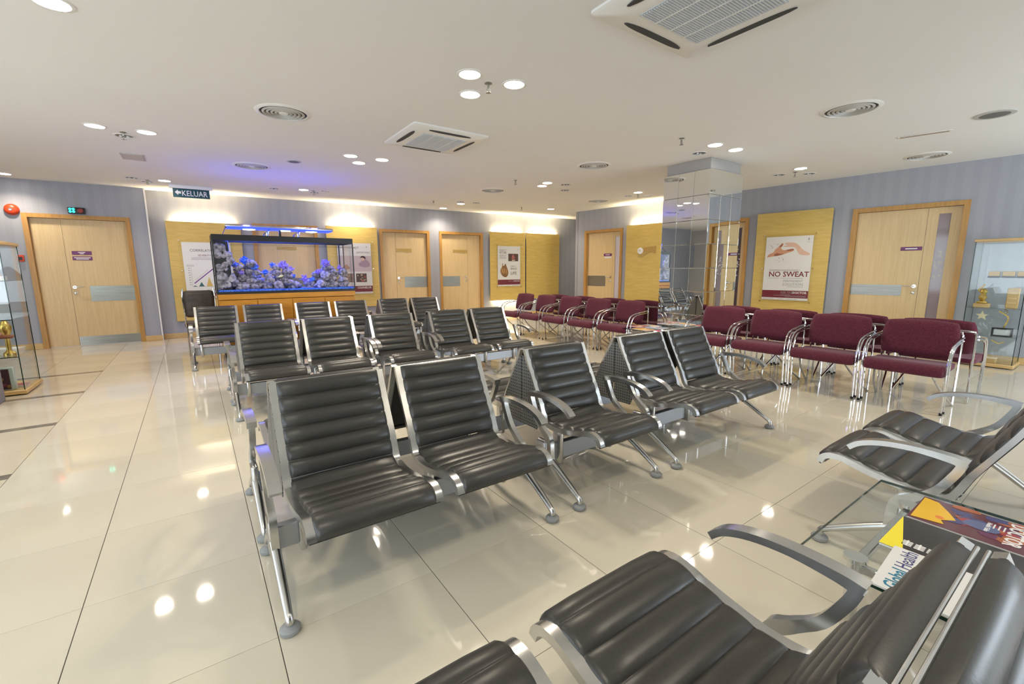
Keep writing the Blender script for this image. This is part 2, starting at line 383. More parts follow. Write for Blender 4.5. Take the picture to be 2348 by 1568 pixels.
# ------------------------------------------------------------------ doors
def door(n, w, a, b, top, split, small_left, plate, kick=False, glass=None, sign=None):
    """Unequal double door: wide leaf and narrow leaf meeting at 'split'; leaves are set back in a wooden frame."""
    F = .065; mb = MB()
    for x0, x1, z0, z1 in ((a, a+F, 0, top), (b-F, b, 0, top), (a+F, b-F, top-F, top)):
        mb.box(x0, x1, -.02, .10, z0, z1)
    d = struct(mb.build('door_%d' % n, M['frame_wood'], None, 0, w.at(0), w.rot))
    y0, y1 = .055, .095; li, ri, zt = a+F+.003, b-F-.003, top-F-.004
    leaves = [(li, split-.002), (split+.002, ri)]
    for k, (x0, x1) in enumerate(leaves):
        narrow = (k == 0) == small_left
        mb = MB()
        if glass and narrow:
            gx0, gx1 = (x0+x1)/2-.065, (x0+x1)/2+.065; gz0, gz1 = .35, 2.07
            mb.box(x0, gx0, y0, y1, .006, zt).box(gx1, x1, y0, y1, .006, zt).box(gx0, gx1, y0, y1, .006, gz0).box(gx0, gx1, y0, y1, gz1, zt)
            lf = mb.build('door_leaf', M['maple'], d, 0)
            pn = MB().box(gx0, gx1, y0+.015, y0+.021, gz0, gz1).build('vision_pane', ink('door_pane_%d' % n, glass, .06), lf, 0)
            rr = random.Random(n)
            for k in range(22):
                fx, fz, q = rr.uniform(gx0+.02, gx1-.02), rr.gauss(1.35, .13), rr.uniform(.008, .02)
                pts = [(fx+q*rr.uniform(.6, 1.2)*math.cos(a_*1.047), fz+q*rr.uniform(.6, 1.3)*math.sin(a_*1.047)) for a_ in range(6)]
                MB().prism(pts, 'y', y0+.0145-.0001*(k % 3), y0+.015).build('frosted_petal', ink('frosted_petal', (.62, .58, .56), .5), pn, 0)
        else:
            lf = mb.box(x0, x1, y0, y1, .006, zt).build('door_leaf', M['maple'], d, 0)
        if not narrow:
            wide = lf
            if plate: MB().box(plate[0], plate[1], y0-.003, y0, .87 if n > 1 else .77, 1.13 if n > 1 and n < 7 else 1.035).build('push_plate', M['steel'], lf, 0)
            if kick: MB().box(x0+.005, x1, y0-.003, y0, .008, .16).build('kick_plate', M['steel'], lf, 0)
            hx = (split+.05*(1 if small_left else -1)); hd = 1 if small_left else -1
            hz = 1.10 if 1 < n < 7 else 1.02
            mb = MB().lathe([(.026, 0), (.026, .008)], 16, (hx, y0, hz), True, 'y')
            mb.tube([(hx, y0, hz), (hx, y0-.05, hz), (hx+.012*hd, y0-.055, hz), (hx+.125*hd, y0-.05, hz)], .009)
            mb.build('lever', M['chrome'], lf)
            MB().lathe([(.022, 0), (.022, .012), (.012, .016)], 16, (hx, y0, hz-.10), True, 'y').build('lock', M['chrome'], lf)
    if sign: sign(d, wide, y0)
    MB().box(li, ri, y0+.005, y1-.005, zt, zt+.004).build('door_gap', M['black'], d, 0)
    return d
def plum_plates(d, lf, y):
    for z, ws in ((1.60, (.09, .05)), (1.51, (.21, .16))):
        p = MB().bbox(-1.16, -.91, y-.006, y, z-.032, z+.032, .003, 1).build('name_plate', M['plum'], lf)
        for q, wd in enumerate(ws):
            MB().box(-1.035-wd/2, -1.035+wd/2, y-.0068, y-.006, z+.004-.022*q, z+.016-.022*q).build('print_line', M['white_ink'], p, 0)
def gold_plate(x0, x1):
    def f(d, lf, y):
        n = 12; t = [(x0+(x1-x0)*k/n, 1.80) for k in range(n+1)]
        bt = [(x0+(x1-x0)*k/n, 1.722+.008*math.sin(k/n*2*math.pi)) for k in range(n, -1, -1)]
        p = MB().prism(t+bt, 'y', y-.007, y).build('name_plate', M['gold_sign'], lf, 0)
        MB().box(x0+.10, x1-.06, y-.0078, y-.007, 1.757, 1.771).build('print_line', M['frame_wood'], p, 0)
    return f
def plum_one(x0, x1, z0, z1, paper=None):
    def f(d, lf, y):
        p = MB().bbox(x0, x1, y-.006, y, z0, z1, .003, 1).build('name_plate', M['plum'], lf)
        MB().box(x0+(x1-x0)*.22, x1-(x1-x0)*.22, y-.0068, y-.006, (z0+z1)/2-.008, (z0+z1)/2+.008).build('print_line', M['white_ink'], p, 0)
        if paper: MB().box(x0+.02, x1-.01, y-.003, y, z0-.05, z0-.012).build('slider', M['white'], lf, 0)
    return f
door(1, LEFT, -1.675, -.335, 2.225, -1.238, True, (-1.0, -.405), kick=True, sign=plum_plates)
door(2, FAR, 1.56, 2.79, 2.235, 1.99, True, (2.16, 2.72), sign=gold_plate(1.98, 2.36))
door(3, FAR, 4.12, 5.345, 2.235, 4.51, True, (4.70, 5.275), sign=gold_plate(4.52, 4.90))
door(4, FAR, 5.60, 6.82, 2.24, 6.395, False, (5.67, 6.17), sign=gold_plate(5.99, 6.385))
door(5, RIGHT, -6.20, -5.045, 2.25, -5.36, False, (-6.12, -5.56), glass=(.62, .58, .64), sign=plum_one(-5.63, -5.39, 1.61, 1.67, True))  # pale pane colour stands for the bright room behind the glass
door(6, RIGHT, -3.45, -2.22, 2.24, -2.57, False, (-3.37, -2.8), glass=(.10, .08, .09), sign=plum_one(-2.85, -2.6, 1.56, 1.61))
door(7, RIGHT, -.63, .705, 2.23, .27, False, (-.56, .08), glass=(.33, .27, .29), sign=plum_one(.01, .255, 1.555, 1.61))

# ------------------------------------------------------------------ mirrored column
col = thing('mirror_column', 'square column clad in mirror tiles beside the maroon chairs', 'column', (6.575, 1.615, 0))
CW, CD, CT = .405, .365, 2.605
MB().box(-CW+.012, CW-.012, -CD+.012, CD-.012, 0, CT).build('core', M['black'], col, 0)
MB().bbox(-CW+.03, CW-.03, -CD+.03, CD-.03, CT, CEIL, .004, 1).build('cap', M['cap'], col)
def mirror_tile(w, h):
    mb = MB(); a, b, e, t = w/2-.0008, h/2-.0008, .0045, .007
    mb.add([(-a, 0, -b), (a, 0, -b), (a, 0, b), (-a, 0, b), (-a+e, -t, -b+e), (a-e, -t, -b+e), (a-e, -t, b-e), (-a+e, -t, b-e)],
           [(4, 5, 6, 7), (0, 1, 5, 4), (1, 2, 6, 5), (2, 3, 7, 6), (3, 0, 4, 7), (0, 3, 2, 1)])
    return mb.mesh('mirror_tile', M['mirror'], 0)
ROWS = [.325]*8
mt_y, mt_x = mirror_tile(2*CW/3, .325), mirror_tile(2*CD/3, .325)
for me, half, dist, rot in ((mt_y, CW, CD, 0), (mt_x, CD, CW, -math.pi/2), (mt_y, CW, CD, math.pi), (mt_x, CD, CW, math.pi/2)):
    for k in range(3):
        for r in range(8):
            lx = -half+half*2/3*(k+.5); ly = -dist+.008; z = .003+.325*(r+.5)
            o = put('mirror_tile', me, col, (lx*math.cos(rot)-ly*math.sin(rot), lx*math.sin(rot)+ly*math.cos(rot), z))
            o.rotation_euler = (random.uniform(-.004, .004), 0, rot+random.uniform(-.006, .006))

# ------------------------------------------------------------------ yellow wall panels with lamps behind their top edge
def wall_panel(w, a, b, z0, z1, label, lamp, name='wall_panel', lower=0):
    t = thing(name, label, 'panel', w.at(0), w.rot, 'yellow wood panels on the walls')
    MB().bbox(a, b, -.075, -.05, z0, z1, .003, 1).build('board', M['yellow'], t)
    for x in (a+.15, b-.15): MB().box(x-.02, x+.02, -.05, 0, z0+.1, z1-.12).build('batten', M['black'], t, 0)
    if lamp:
        MB().tube([(a+.12, -.026, z1-.045), (b-.12, -.026, z1-.045)], .009).build('light_tube', M['tube_on'], t)
        l = bpy.data.lights.new('panel_lamp', 'AREA'); l.shape = 'RECTANGLE'; l.size = b-a-.25; l.size_y = .03; l.energy = lamp; l.color = (1, .83, .52)
        o = bpy.data.objects.new('panel_lamp', l); C.objects.link(o); o.parent = t; o.location = ((a+b)/2, -.026, z1-.03); o.rotation_euler = (math.pi, 0, 0)
    if lower:
        MB().tube([(a+.12, -.026, z0+.05), (b-.12, -.026, z0+.05)], .009).build('light_tube', M['tube_on'], t)
        l = bpy.data.lights.new('panel_lamp', 'AREA'); l.shape = 'RECTANGLE'; l.size = b-a-.25; l.size_y = .03; l.energy = lower; l.color = (1, .83, .52)
        o = bpy.data.objects.new('panel_lamp', l); C.objects.link(o); o.parent = t; o.location = ((a+b)/2, -.026, z0+.035)
    return t
PL = 26
wall_panel(FAR, .165, 1.36, .33, 2.21, 'yellow wood wall panel behind the chart poster left of the aquarium', PL)
wall_panel(FAR, 2.955, 4.055, .46, 2.25, 'yellow wood wall panel behind the poster right of the aquarium', PL)
wall_panel(FAR, 7.00, 8.105, .46, 2.28, 'yellow wood wall panel behind the poster with a heart model', PL, lower=22)
wall_panel(FAR, 8.145, 9.28, .46, 2.285, 'bare yellow wood wall panel in the far corner of the room', PL)
wall_panel(RIGHT, -4.90, -3.70, .46, 2.285, 'yellow wood wall panel carrying the raised gold logo', PL)
wall_panel(RIGHT, -2.05, -.885, .46, 2.275, 'yellow wood wall panel behind the handshake poster', 0)

# ------------------------------------------------------------------ posters
def poster(w, x0, x1, z0, z1, label, dy=-.09, pin=.05):
    t = thing('poster', label, 'poster', w.at(0), w.rot, 'framed posters on the yellow panels')
    MB().box(x0, x1, dy, dy+.004, z0, z1).build('sheet', M['paper'], t, 0)
    MB().box(x0-pin, x1+pin, dy-.010, dy-.006, z0-pin, z1+pin).build('acrylic_cover', M['acrylic'], t, 0)
    for x in (x0-pin+.02, x1+pin-.02):
        for z in (z0-pin+.02, (z0+z1)/2, z1+pin-.02):
            MB().lathe([(.009, 0), (.009, .03)], 10, (x, -.075, z), True, 'y').build('standoff', M['chrome'], t)
    return t, dy-.0008
def band(t, y, x0, x1, z0, z1, m, name='band'): return MB().box(x0, x1, y, y+.0006, z0, z1).build(name, m, t, 0)
def shape(t, y, pts, m, name, k=3):
    p = smooth_path([(a, b, 0) for a, b in pts]+[(pts[0][0], pts[0][1], 0)], k)[:-1]
    return MB().prism([(q[0], q[1]) for q in p], 'y', y, y+.0006).build(name, m, t, 0)
def emblem(t, y, x, z, h):
    shape(t, y, [(x, z+h*.5), (x+h*.10, z+h*.12), (x+h*.34, z-h*.2), (x+h*.10, z-h*.06), (x+h*.02, z-h*.5), (x-h*.08, z-h*.06), (x-h*.3, z-h*.24), (x-h*.08, z+h*.1)], M['grey_ink'], 'emblem', 2)

# NO SWEAT poster (right wall, s = -Y)
t, y = poster(RIGHT, -1.86, -1.12, .735, 1.85, 'white poster of two hands reading NO SWEAT on the right wall')
band(t, y, -1.86, -1.12, .775, .905, M['maroon_ink']); 
text('ASK OUR', .052, M['grey_ink'], t, -1.335, .852, y-.0004, align='RIGHT'); text('DOCTOR', .052, M['white_ink'], t, -1.145, .852, y-.0004, align='RIGHT', bold=.0012)
for k, (a, b) in enumerate(((-1.55, -1.39), (-1.66, -1.15), (-1.48, -1.15))): band(t, y-.0006, a, b, .828-.017*k, .834-.017*k, M['grey_ink'], 'print_line')
for a, b in ((-1.84, -1.66), (-1.60, -1.50), (-1.46, -1.28)): band(t, y, a, b, .75, .757, M['grey_ink'], 'print_line')
text('AVOIDING HANDSHAKES ?', .044, M['grey_ink'], t, -1.77, 1.247, y-.0002, sx=.92)
text('NO SWEAT', .128, M['maroon_ink'], t, -1.775, 1.15, y-.0002, bold=.0018, sx=.97)
band(t, y, -1.77, -1.60, 1.118, 1.124, M['grey_ink'], 'print_line'); band(t, y, -1.57, -1.22, 1.118, 1.124, M['grey_ink'], 'print_line')
text('PERMANENT', .055, M['grey_ink'], t, -1.215, 1.055, y-.0002, align='RIGHT'); text('SOLUTION', .066, M['grey_ink'], t, -1.21, .992, y-.0002, align='RIGHT')
band(t, y, -1.46, -1.21, .968, .974, M['grey_ink'], 'print_line')
skin, skin2, skin3 = ink('skin_print', (.66, .33, .20)), ink('skin_shade', (.38, .14, .08)), ink('skin_light', (.75, .50, .38))
shape(t, y, [(-1.83, 1.49), (-1.80, 1.545), (-1.73, 1.58), (-1.70, 1.63), (-1.66, 1.66), (-1.625, 1.70), (-1.60, 1.735), (-1.575, 1.73), (-1.585, 1.69), (-1.61, 1.655), (-1.58, 1.62), (-1.52, 1.615), (-1.44, 1.635), (-1.40, 1.625), (-1.42, 1.59), (-1.50, 1.565), (-1.58, 1.535), (-1.66, 1.515), (-1.76, 1.505)], skin, 'left_hand_print')
shape(t, y-.0006, [(-1.72, 1.53), (-1.68, 1.565), (-1.62, 1.555), (-1.56, 1.545), (-1.62, 1.525), (-1.68, 1.515)], skin2, 'palm_shade')
shape(t, y-.0006, [(-1.53, 1.615), (-1.44, 1.63), (-1.40, 1.622), (-1.43, 1.605), (-1.50, 1.60)], skin2, 'finger_shade')
shape(t, y-.0006, [(-1.64, 1.685), (-1.60, 1.73), (-1.585, 1.71), (-1.61, 1.67)], skin2, 'thumb_shade')
shape(t, y, [(-1.555, 1.715), (-1.54, 1.74), (-1.48, 1.745), (-1.42, 1.74), (-1.36, 1.715), (-1.31, 1.665), (-1.26, 1.61), (-1.18, 1.565), (-1.15, 1.525), (-1.22, 1.515), (-1.30, 1.53), (-1.34, 1.575), (-1.37, 1.635), (-1.42, 1.665), (-1.50, 1.668), (-1.56, 1.675), (-1.565, 1.69), (-1.50, 1.695)], skin3, 'right_hand_print')
for k in range(26):
    a, r = random.uniform(0, 6.3), random.uniform(.02, .12); cx, cz = random.choice(((-1.70, 1.70), (-1.63, 1.44)))
    x, z = cx+r*math.cos(a)*.9, cz+r*math.sin(a)*.55; q = random.uniform(.004, .010)
    MB().prism([(x-q, z), (x, z+q*.7), (x+q, z+.002), (x, z-q*.6)], 'y', y, y+.0006).build('speck', skin2, t, 0)
emblem(t, y, -1.19, 1.79, .075); text('IMHI', .018, M['grey_ink'], t, -1.19, 1.737, y-.0002, align='CENTER')

# correlation chart poster (far wall, left of aquarium)
t, y = poster(FAR, .37, 1.16, .76, 1.83, 'white chart poster half hidden by the left end of the aquarium')
text('CORRELATION', .066, M['dark_ink'], t, .49, 1.655, y-.0002, sx=.95)
text('SEVERITY', .052, M['maroon_ink'], t, .61, 1.565, y-.0002)
for k in range(2): band(t, y, .50, 1.0, 1.53-.028*k, 1.539-.028*k, M['grey_ink'], 'print_line')
for k in range(2): band(t, y, .41, .53, 1.395-.02*k, 1.402-.02*k, M['grey_ink'], 'print_line')
band(t, y, .475, .479, .985, 1.36, M['grey_ink'], 'axis'); band(t, y, .475, 1.1, .985, .989, M['grey_ink'], 'axis')
for k in range(8): band(t, y, .43, .46, 1.02+.045*k, 1.032+.045*k, M['grey_ink'], 'tick')
MB().prism([(.50, 1.055), (.515, 1.045), (.90, 1.375), (.885, 1.385)], 'y', y, y+.0006).build('trend_line', ink('violet_ink', (.18, .03, .30)), t, 0)
MB().prism([(.525, 1.11), (.528, 1.107), (.75, 1.31), (.747, 1.313)], 'y', y, y+.0006).build('print_line', M['grey_ink'], t, 0)
for a, b, h, cc in ((.48, .55, .02, ('teal_ink', (.03, .12, .14))), (.575, .665, .085, ('teal_ink', (.03, .12, .14))), (.70, .80, .185, ('amber_ink', (.70, .48, .13)))):
    MB().prism([(a, .99), (b, .99), ((a+b)/2, .99+h)], 'y', y, y+.0006).build('peak', ink(*cc), t, 0)
band(t, y, .37, 1.16, .80, .87, M['maroon_ink'])
band(t, y, .70, 1.1, .92, .926, M['grey_ink'], 'print_line')

# counselor poster (far wall, right of aquarium)
t, y = poster(FAR, 3.16, 3.89, .76, 1.89, 'white poster with a praying child and COUNSELOR band right of the aquarium')
text('DISTRACT', .06, M['dark_ink'], t, 3.62, 1.77, y-.0002, align='RIGHT'); text('GENTLER SMILES', .05, M['grey_ink'], t, 3.86, 1.67, y-.0002, align='RIGHT', sx=.8)
emblem(t, y, 3.79, 1.81, .07)
band(t, y, 3.16, 3.885, 1.26, 1.61, ink('pale_rose', (.62, .50, .52)), 'photo_print')
shape(t, y-.0006, [(3.62, 1.38), (3.60, 1.44), (3.66, 1.48), (3.68, 1.54), (3.74, 1.55), (3.82, 1.49), (3.85, 1.44), (3.84, 1.37), (3.72, 1.355)], ink('blouse_print', (.42, .28, .36)), 'child_print')
shape(t, y-.0012, [(3.66, 1.53), (3.68, 1.585), (3.73, 1.59), (3.745, 1.545), (3.72, 1.505), (3.68, 1.50)], skin3, 'face_print')
shape(t, y-.0018, [(3.64, 1.56), (3.67, 1.605), (3.73, 1.605), (3.765, 1.57), (3.75, 1.54), (3.70, 1.572)], M['dark_ink'], 'hair_print')
shape(t, y-.0006, [(3.22, 1.27), (3.26, 1.36), (3.33, 1.42), (3.38, 1.38), (3.41, 1.33), (3.34, 1.30), (3.28, 1.27)], skin2, 'hands_print')
for a in (3.245, 3.53):
    p = band(t, y, a, a+.235, 1.02, 1.215, ink('photo_dark', (.10, .05, .04)), 'photo_print')
    for k in range(14):
        x, z, q = a+.02+random.random()*.19, 1.03+random.random()*.17, random.uniform(.008, .02)
        MB().box(x-q, x+q, y-.0007, y-.0001, z-q, z+q).build('photo_patch', random.choice((ink('photo_red', (.45, .08, .07)), ink('photo_tan', (.55, .42, .28)), ink('photo_brown', (.22, .12, .05)))), p, 0)
band(t, y, 3.16, 3.89, .80, .935, M['maroon_ink']); text('COUNSELOR', .062, M['white_ink'], t, 3.86, .875, y-.0004, align='RIGHT', bold=.001, sx=.85)
for a, b in ((3.19, 3.34), (3.44, 3.6), (3.66, 3.85)): band(t, y, a, b, .778, .784, M['grey_ink'], 'print_line')

# heart poster (far wall, right)
t, y = poster(FAR, 7.22, 7.93, .845, 1.915, 'white poster of a walnut brown heart reading PERFECT IMAGE LIFE')
for k, (s, q, w) in enumerate((('PERFECT', .075, M['grey_ink']), ('PICTURE', .075, M['dark_ink']), ('PERFECT', .07, M['grey_ink']), ('MEMORY', .07, M['grey_ink']))):
    text(s, q, w, t, 7.275, (1.775, 1.715, 1.635, 1.575)[k], y-.0002, sx=.74)
p = band(t, y, 7.55, 7.865, 1.515, 1.715, ink('photo_dark', (.10, .05, .04)), 'photo_print')
shape(t, y-.0006, [(7.65, 1.58), (7.67, 1.66), (7.70, 1.695), (7.74, 1.66), (7.755, 1.59), (7.70, 1.57)], ink('photo_rose', (.45, .12, .13)), 'photo_patch')
MB().box(7.66, 7.76, y-.0012, y-.0006, 1.53, 1.555).build('photo_patch', ink('photo_cream', (.72, .64, .45)), p, 0)
shape(t, y, [(7.36, 1.45), (7.385, 1.455), (7.38, 1.40), (7.42, 1.395), (7.44, 1.44), (7.47, 1.435), (7.49, 1.38), (7.535, 1.28), (7.545, 1.18), (7.50, 1.10), (7.42, 1.09), (7.35, 1.14), (7.305, 1.22), (7.31, 1.30), (7.355, 1.37)], ink('heart_print', (.26, .12, .04)), 'heart_print')
for a, b in ((7.34, 1.18), (7.38, 1.15), (7.43, 1.16), (7.49, 1.14)):
    shape(t, y-.0006, [(a, b), (a-.012, b+.09), (a+.008, b+.19), (a+.022, b+.08)], ink('heart_light', (.52, .30, .10)), 'heart_vein')
text('PERFECT', .065, M['grey_ink'], t, 7.62, 1.355, y-.0002, sx=.74); text('IMAGE', .075, M['dark_ink'], t, 7.62, 1.285, y-.0002, sx=.9); text('LIFE', .115, M['dark_ink'], t, 7.62, 1.155, y-.0002)
band(t, y, 7.22, 7.93, .885, 1.02, M['maroon_ink']); text('ASK OUR', .042, M['grey_ink'], t, 7.72, .965, y-.0004, align='RIGHT'); text('DOCTOR', .042, M['white_ink'], t, 7.905, .965, y-.0004, align='RIGHT', bold=.001)
for a, b in ((7.25, 7.40), (7.46, 7.6), (7.66, 7.88)): band(t, y, a, b, .862, .868, M['grey_ink'], 'print_line')
emblem(t, y, 7.86, 1.83, .06)

# raised gold logo on the right wall panel
t = thing('wall_logo', 'gold wave shaped logo sign on the yellow panel left of the mirror column', 'sign', RIGHT.at(0), RIGHT.rot)
pts = [(-4.56, 1.77), (-4.40, 1.765), (-4.11, 1.80), (-4.115, 1.63), (-4.20, 1.67), (-4.30, 1.655), (-4.40, 1.59), (-4.48, 1.555), (-4.575, 1.565), (-4.52, 1.60), (-4.56, 1.63)]
MB().prism(pts, 'y', -.092, -.079).build('plate', M['gold_sign'], t, 0)
MB().lathe([(.075, 0), (.07, .014), (.05, .02)], 20, (-4.50, -.092, 1.70), True, 'y').build('emblem', M['white'], t)
text('M', .07, M['gold_sign'], t, -4.50, 1.675, -.115, align='CENTER')
for k in range(4): MB().box(-4.40, -4.14, -.0935, -.092, 1.755-.026*k, 1.765-.026*k).build('print_line', M['frame_wood'], t, 0)

# ------------------------------------------------------------------ signs and alarms on the left wall
t = thing('fire_bell', 'round red fire bell left of the left door', 'alarm', LEFT.at(-1.765, 2.265), LEFT.rot)
MB().lathe([(.088, 0), (.088, .015), (.075, .05), (.05, .065), (.02, .07)], 28, (0, 0, 0), True, 'y').build('gong', M['red'], t)
MB().lathe([(.02, .068), (.02, .078), (.008, .08)], 14, (0, 0, 0), True, 'y').build('centre_bolt', M['alu'], t)
t = thing('door_light', 'small black signal box with green and red lamps above the left door', 'light', LEFT.at(-1.005, 2.295), LEFT.rot)
MB().bbox(-.105, .105, -.07, 0, -.05, .05, .006, 2).build('housing', M['black'], t)
for i in (0, 1):
    for j in (0, 1): MB().lathe([(.018, 0), (.012, .006)], 12, (-.075+.042*i, -.07, -.02+.042*j), True, 'y').build('green_lamp', M['led_green'], t)
MB().lathe([(.038, 0), (.03, .008)], 18, (.05, -.07, 0), True, 'y').build('red_lens', ink('red_lens', (.25, .02, .015), .2), t)
t = thing('break_glass_box', 'small red fire call point between display cabinet and left door', 'alarm', LEFT.at(-1.757, 1.50), LEFT.rot)
MB().bbox(-.038, .038, -.045, 0, -.052, .052, .005, 2).build('housing', M['red'], t)
MB().box(-.025, .025, -.0465, -.045, -.03, .025).build('pane', M['vent_dark'], t, 0)
# KELUAR exit sign hanging from the ceiling
t = thing('exit_sign', 'dark green hanging sign reading KELUAR with a white arrow', 'sign', (.605, 7.6, 2.625), math.radians(-2))
MB().bbox(-.262, .262, -.02, .02, -.080, .067, .004, 1).build('face', M['sign_green'], t)
text('KELUAR', .128, M['white_ink'], t, -.142, -.052, -.0215, bold=.0008, sx=.80)
MB().prism([(-.235, 0), (-.19, .045), (-.19, .02), (-.15, .02), (-.15, -.02), (-.19, -.02), (-.19, -.045)], 'y', -.0215, -.02).build('arrow', M['white_ink'], t, 0)
MB().bbox(-.31, .31, -.035, .035, .067, .125, .005, 1).build('mount', M['white'], t)

# ------------------------------------------------------------------ ceiling fittings
def lamp_meshes():
    ring = MB().lathe([(.080, .0), (.080, -.006), (.095, -.004), (.097, .0)], 28, cap=False).mesh('trim_ring', M['white'])
    on = MB().lathe([(.001, -.004), (.05, -.004), (.079, -.001)], 28).mesh('lens', M['lamp_on'])
    can = MB().lathe([(.08, -.001), (.079, -.0012), (.03, -.002), (.001, -.002)], 28).mesh('reflector', M['lamp_off'])
    bulb = MB().lathe([(.012, 0), (.014, -.012), (.006, -.016)], 12).mesh('bulb', M['white'])
    return ring, on, can, bulb
RING, LENS, CAN, BULB = lamp_meshes()
spot = bpy.data.lights.new('downlight_beam', 'SPOT'); spot.energy = LAMP_W; spot.color = LAMP_COL; spot.spot_size = math.radians(140); spot.spot_blend = .75; spot.shadow_soft_size = .07
def downlight(x, y, lit, label):
    t = thing('downlight', label, 'downlight', (x, y, CEIL), 0, 'recessed ceiling downlights, ' + ('lit' if lit else 'unlit'))
    put('trim_ring', RING, t)
    if lit:
        put('lens', LENS, t)
        o = bpy.data.objects.new('downlight_beam', spot); C.objects.link(o); o.parent = t; o.location = (0, 0, -.03)
    else:
        put('reflector', CAN, t)
        for dx in (-.03, .03): put('bulb', BULB, t, (dx, 0, -.002))
TR = {'over the nearest row of black benches': [((2.327, .92), 1, 'left'), ((2.71, .878), 1, 'right'), ((2.526, 1.257), 1, 'far')],
      'over the open floor left of the benches': [((-.187, 4.145), 1, 'left'), ((.225, 4.125), 1, 'right'), ((.017, 4.421), 0, 'far')],
      'before the aquarium': [((2.29, 3.912), 1, 'left'), ((2.694, 3.887), 1, 'right'), ((2.492, 4.235), 1, 'far')],
      'beside the hanging exit sign': [((.254, 7.274), 1, 'right'), ((-.156, 7.256), 0, 'left'), ((.022, 7.521), 0, 'far')],
      'just in front of the mirror column': [((5.701, .938), 1, 'left'), ((6.117, .913), 1, 'right'), ((5.896, 1.269), 0, 'far')],
      'between mirror column and right wall': [((7.945, .919), 1, 'near'), ((8.171, 1.322), 0, 'left'), ((8.458, 1.008), 0, 'right')],
      'near the gold logo panel': [((7.63, 3.637), 1, 'near'), ((7.803, 4.017), 0, 'left'), ((8.104, 3.749), 0, 'right')],
      'over the far maroon chairs': [((5.563, 3.881), 1, 'near'), ((5.667, 4.15), 1, 'left'), ((5.93, 3.83), 0, 'right'), ((6.297, 4.253), 0, 'outlying')],
      'before the two far doors': [((5.536, 6.854), 1, 'near'), ((5.385, 6.60), 0, 'left'), ((5.751, 6.549), 0, 'right')],
      'behind the aquarium': [((2.291, 6.917), 1, 'near'), ((2.52, 7.12), 0, 'far'), ((2.659, 6.835), 0, 'right'), ((1.826, 7.071), 0, 'left')]}
for where, L in TR.items():
    for (x, y), lit, pos in L:
        downlight(x, y, lit, ('%s %s downlight of the cluster %s' % ('lit' if lit else 'unlit', pos, where)))
for x, y, lab in ((5.53, 7.722, 'lit downlight close to the wall between the two far doors'), (7.781, 6.402, 'lone lit downlight near the far corner panels'),
                  (3.421, 7.90, 'lit downlight close to the wall above the poster right of the aquarium'), (-1.70, 7.95, 'lit downlight over the fire bell at the left edge'),
                  (-.012, 1.439, 'large lit downlight at the top left edge of the picture')):
    downlight(x, y, 1, lab)
for x, y, lab in ((2.5, -2.2, 'added lit downlight, out of view above the near glass table'), (5.9, -2.2, 'added lit downlight, out of view above the floor right of the camera'), (-.05, -2.0, 'added lit downlight, out of view above the floor left of the camera'),
                  (-2.6, 4.1, 'added lit downlight, out of view above the left display cabinet'), (10.6, 7.2, 'added lit downlight, unseen in the passage behind the right wall corner')):
    downlight(x, y, 1, lab)  # extra lamps out of view, added to brighten the room

def sprinkler(x, y, label):
    t = thing('sprinkler', label, 'sprinkler', (x, y, CEIL), 0, 'fire sprinklers in the ceiling')
    MB().lathe([(.028, 0), (.03, -.004), (.012, -.008)], 16).build('plate', M['steel'], t)
    MB().tube([(0, 0, 0), (0, 0, -.035)], .009).build('stem', M['steel'], t)
    MB().tube([(-.003, 0, -.033), (-.014, 0, -.05), (0, 0, -.068), (.014, 0, -.05), (.003, 0, -.033)], .004, 6).build('yoke', M['steel'], t)
    MB().lathe([(.022, -.068), (.022, -.071)], 14).build('deflector', M['steel'], t)
for x, y, lab in ((2.531, .98, 'fire sprinkler amid the three lit downlights over the nearest benches'), (5.132, 1.005, 'fire sprinkler left of the mirror column'),
                  (4.982, 4.004, 'fire sprinkler left of the downlights over the far maroon chairs'), (4.859, 6.843, 'fire sprinkler left of the downlights before the far doors'),
                  (.02, 4.27, 'fire sprinkler amid the downlights left of the benches'), (.03, 7.37, 'fire sprinkler amid the downlights beside the exit sign'),
                  (2.47, 6.95, 'fire sprinkler amid the downlights behind the aquarium'), (8.16, 1.08, 'fire sprinkler amid the downlights near the right wall'),
                  (7.83, 3.80, 'fire sprinkler amid the downlights near the gold logo'), (7.0, 6.55, 'fire sprinkler near the far corner panels')):
    sprinkler(x, y, lab)

def diffuser_meshes():
    out = [MB().lathe([(.200, 0), (.205, -.012), (.235, -.006), (.242, 0)], 40, cap=False).mesh('outer_ring', M['white'])]
    for r in (.17, .135, .10, .065):
        out.append(MB().lathe([(r-.012, -.002), (r-.004, -.016), (r+.012, -.008), (r+.010, -.004), (r-.004, -.010)], 36, cap=False).mesh('blade_ring', M['vent_blade']))
    out.append(MB().lathe([(.001, -.016), (.035, -.016), (.045, -.006)], 24).mesh('hub', M['white']))
    out.append(MB().lathe([(.001, -.001), (.205, -.001), (.205, 0)], 36).mesh('duct', M['vent_dark']))
    return out
DM = diffuser_meshes()
for x, y, lab in ((1.316, 2.636, 'round ceiling air diffuser left of the middle cassette unit'), (5.599, -.45, 'round ceiling air diffuser over the near maroon chairs'),
                  (8.5, -.363, 'round ceiling air diffuser near the right wall above the right door'), (1.307, 5.27, 'round ceiling air diffuser in the blue glow before the aquarium'),
                  (5.28, 2.511, 'round ceiling air diffuser left of the mirror column top'), (5.186, 5.007, 'round ceiling air diffuser in the middle of the far ceiling'),
                  (7.767, 4.808, 'round ceiling air diffuser nearest the logo panel')):
    t = thing('ceiling_diffuser', lab, 'air vent', (x, y, CEIL), 0, 'round ceiling diffusers')
    for me in DM: put(me.name.split('.')[0], me, t)
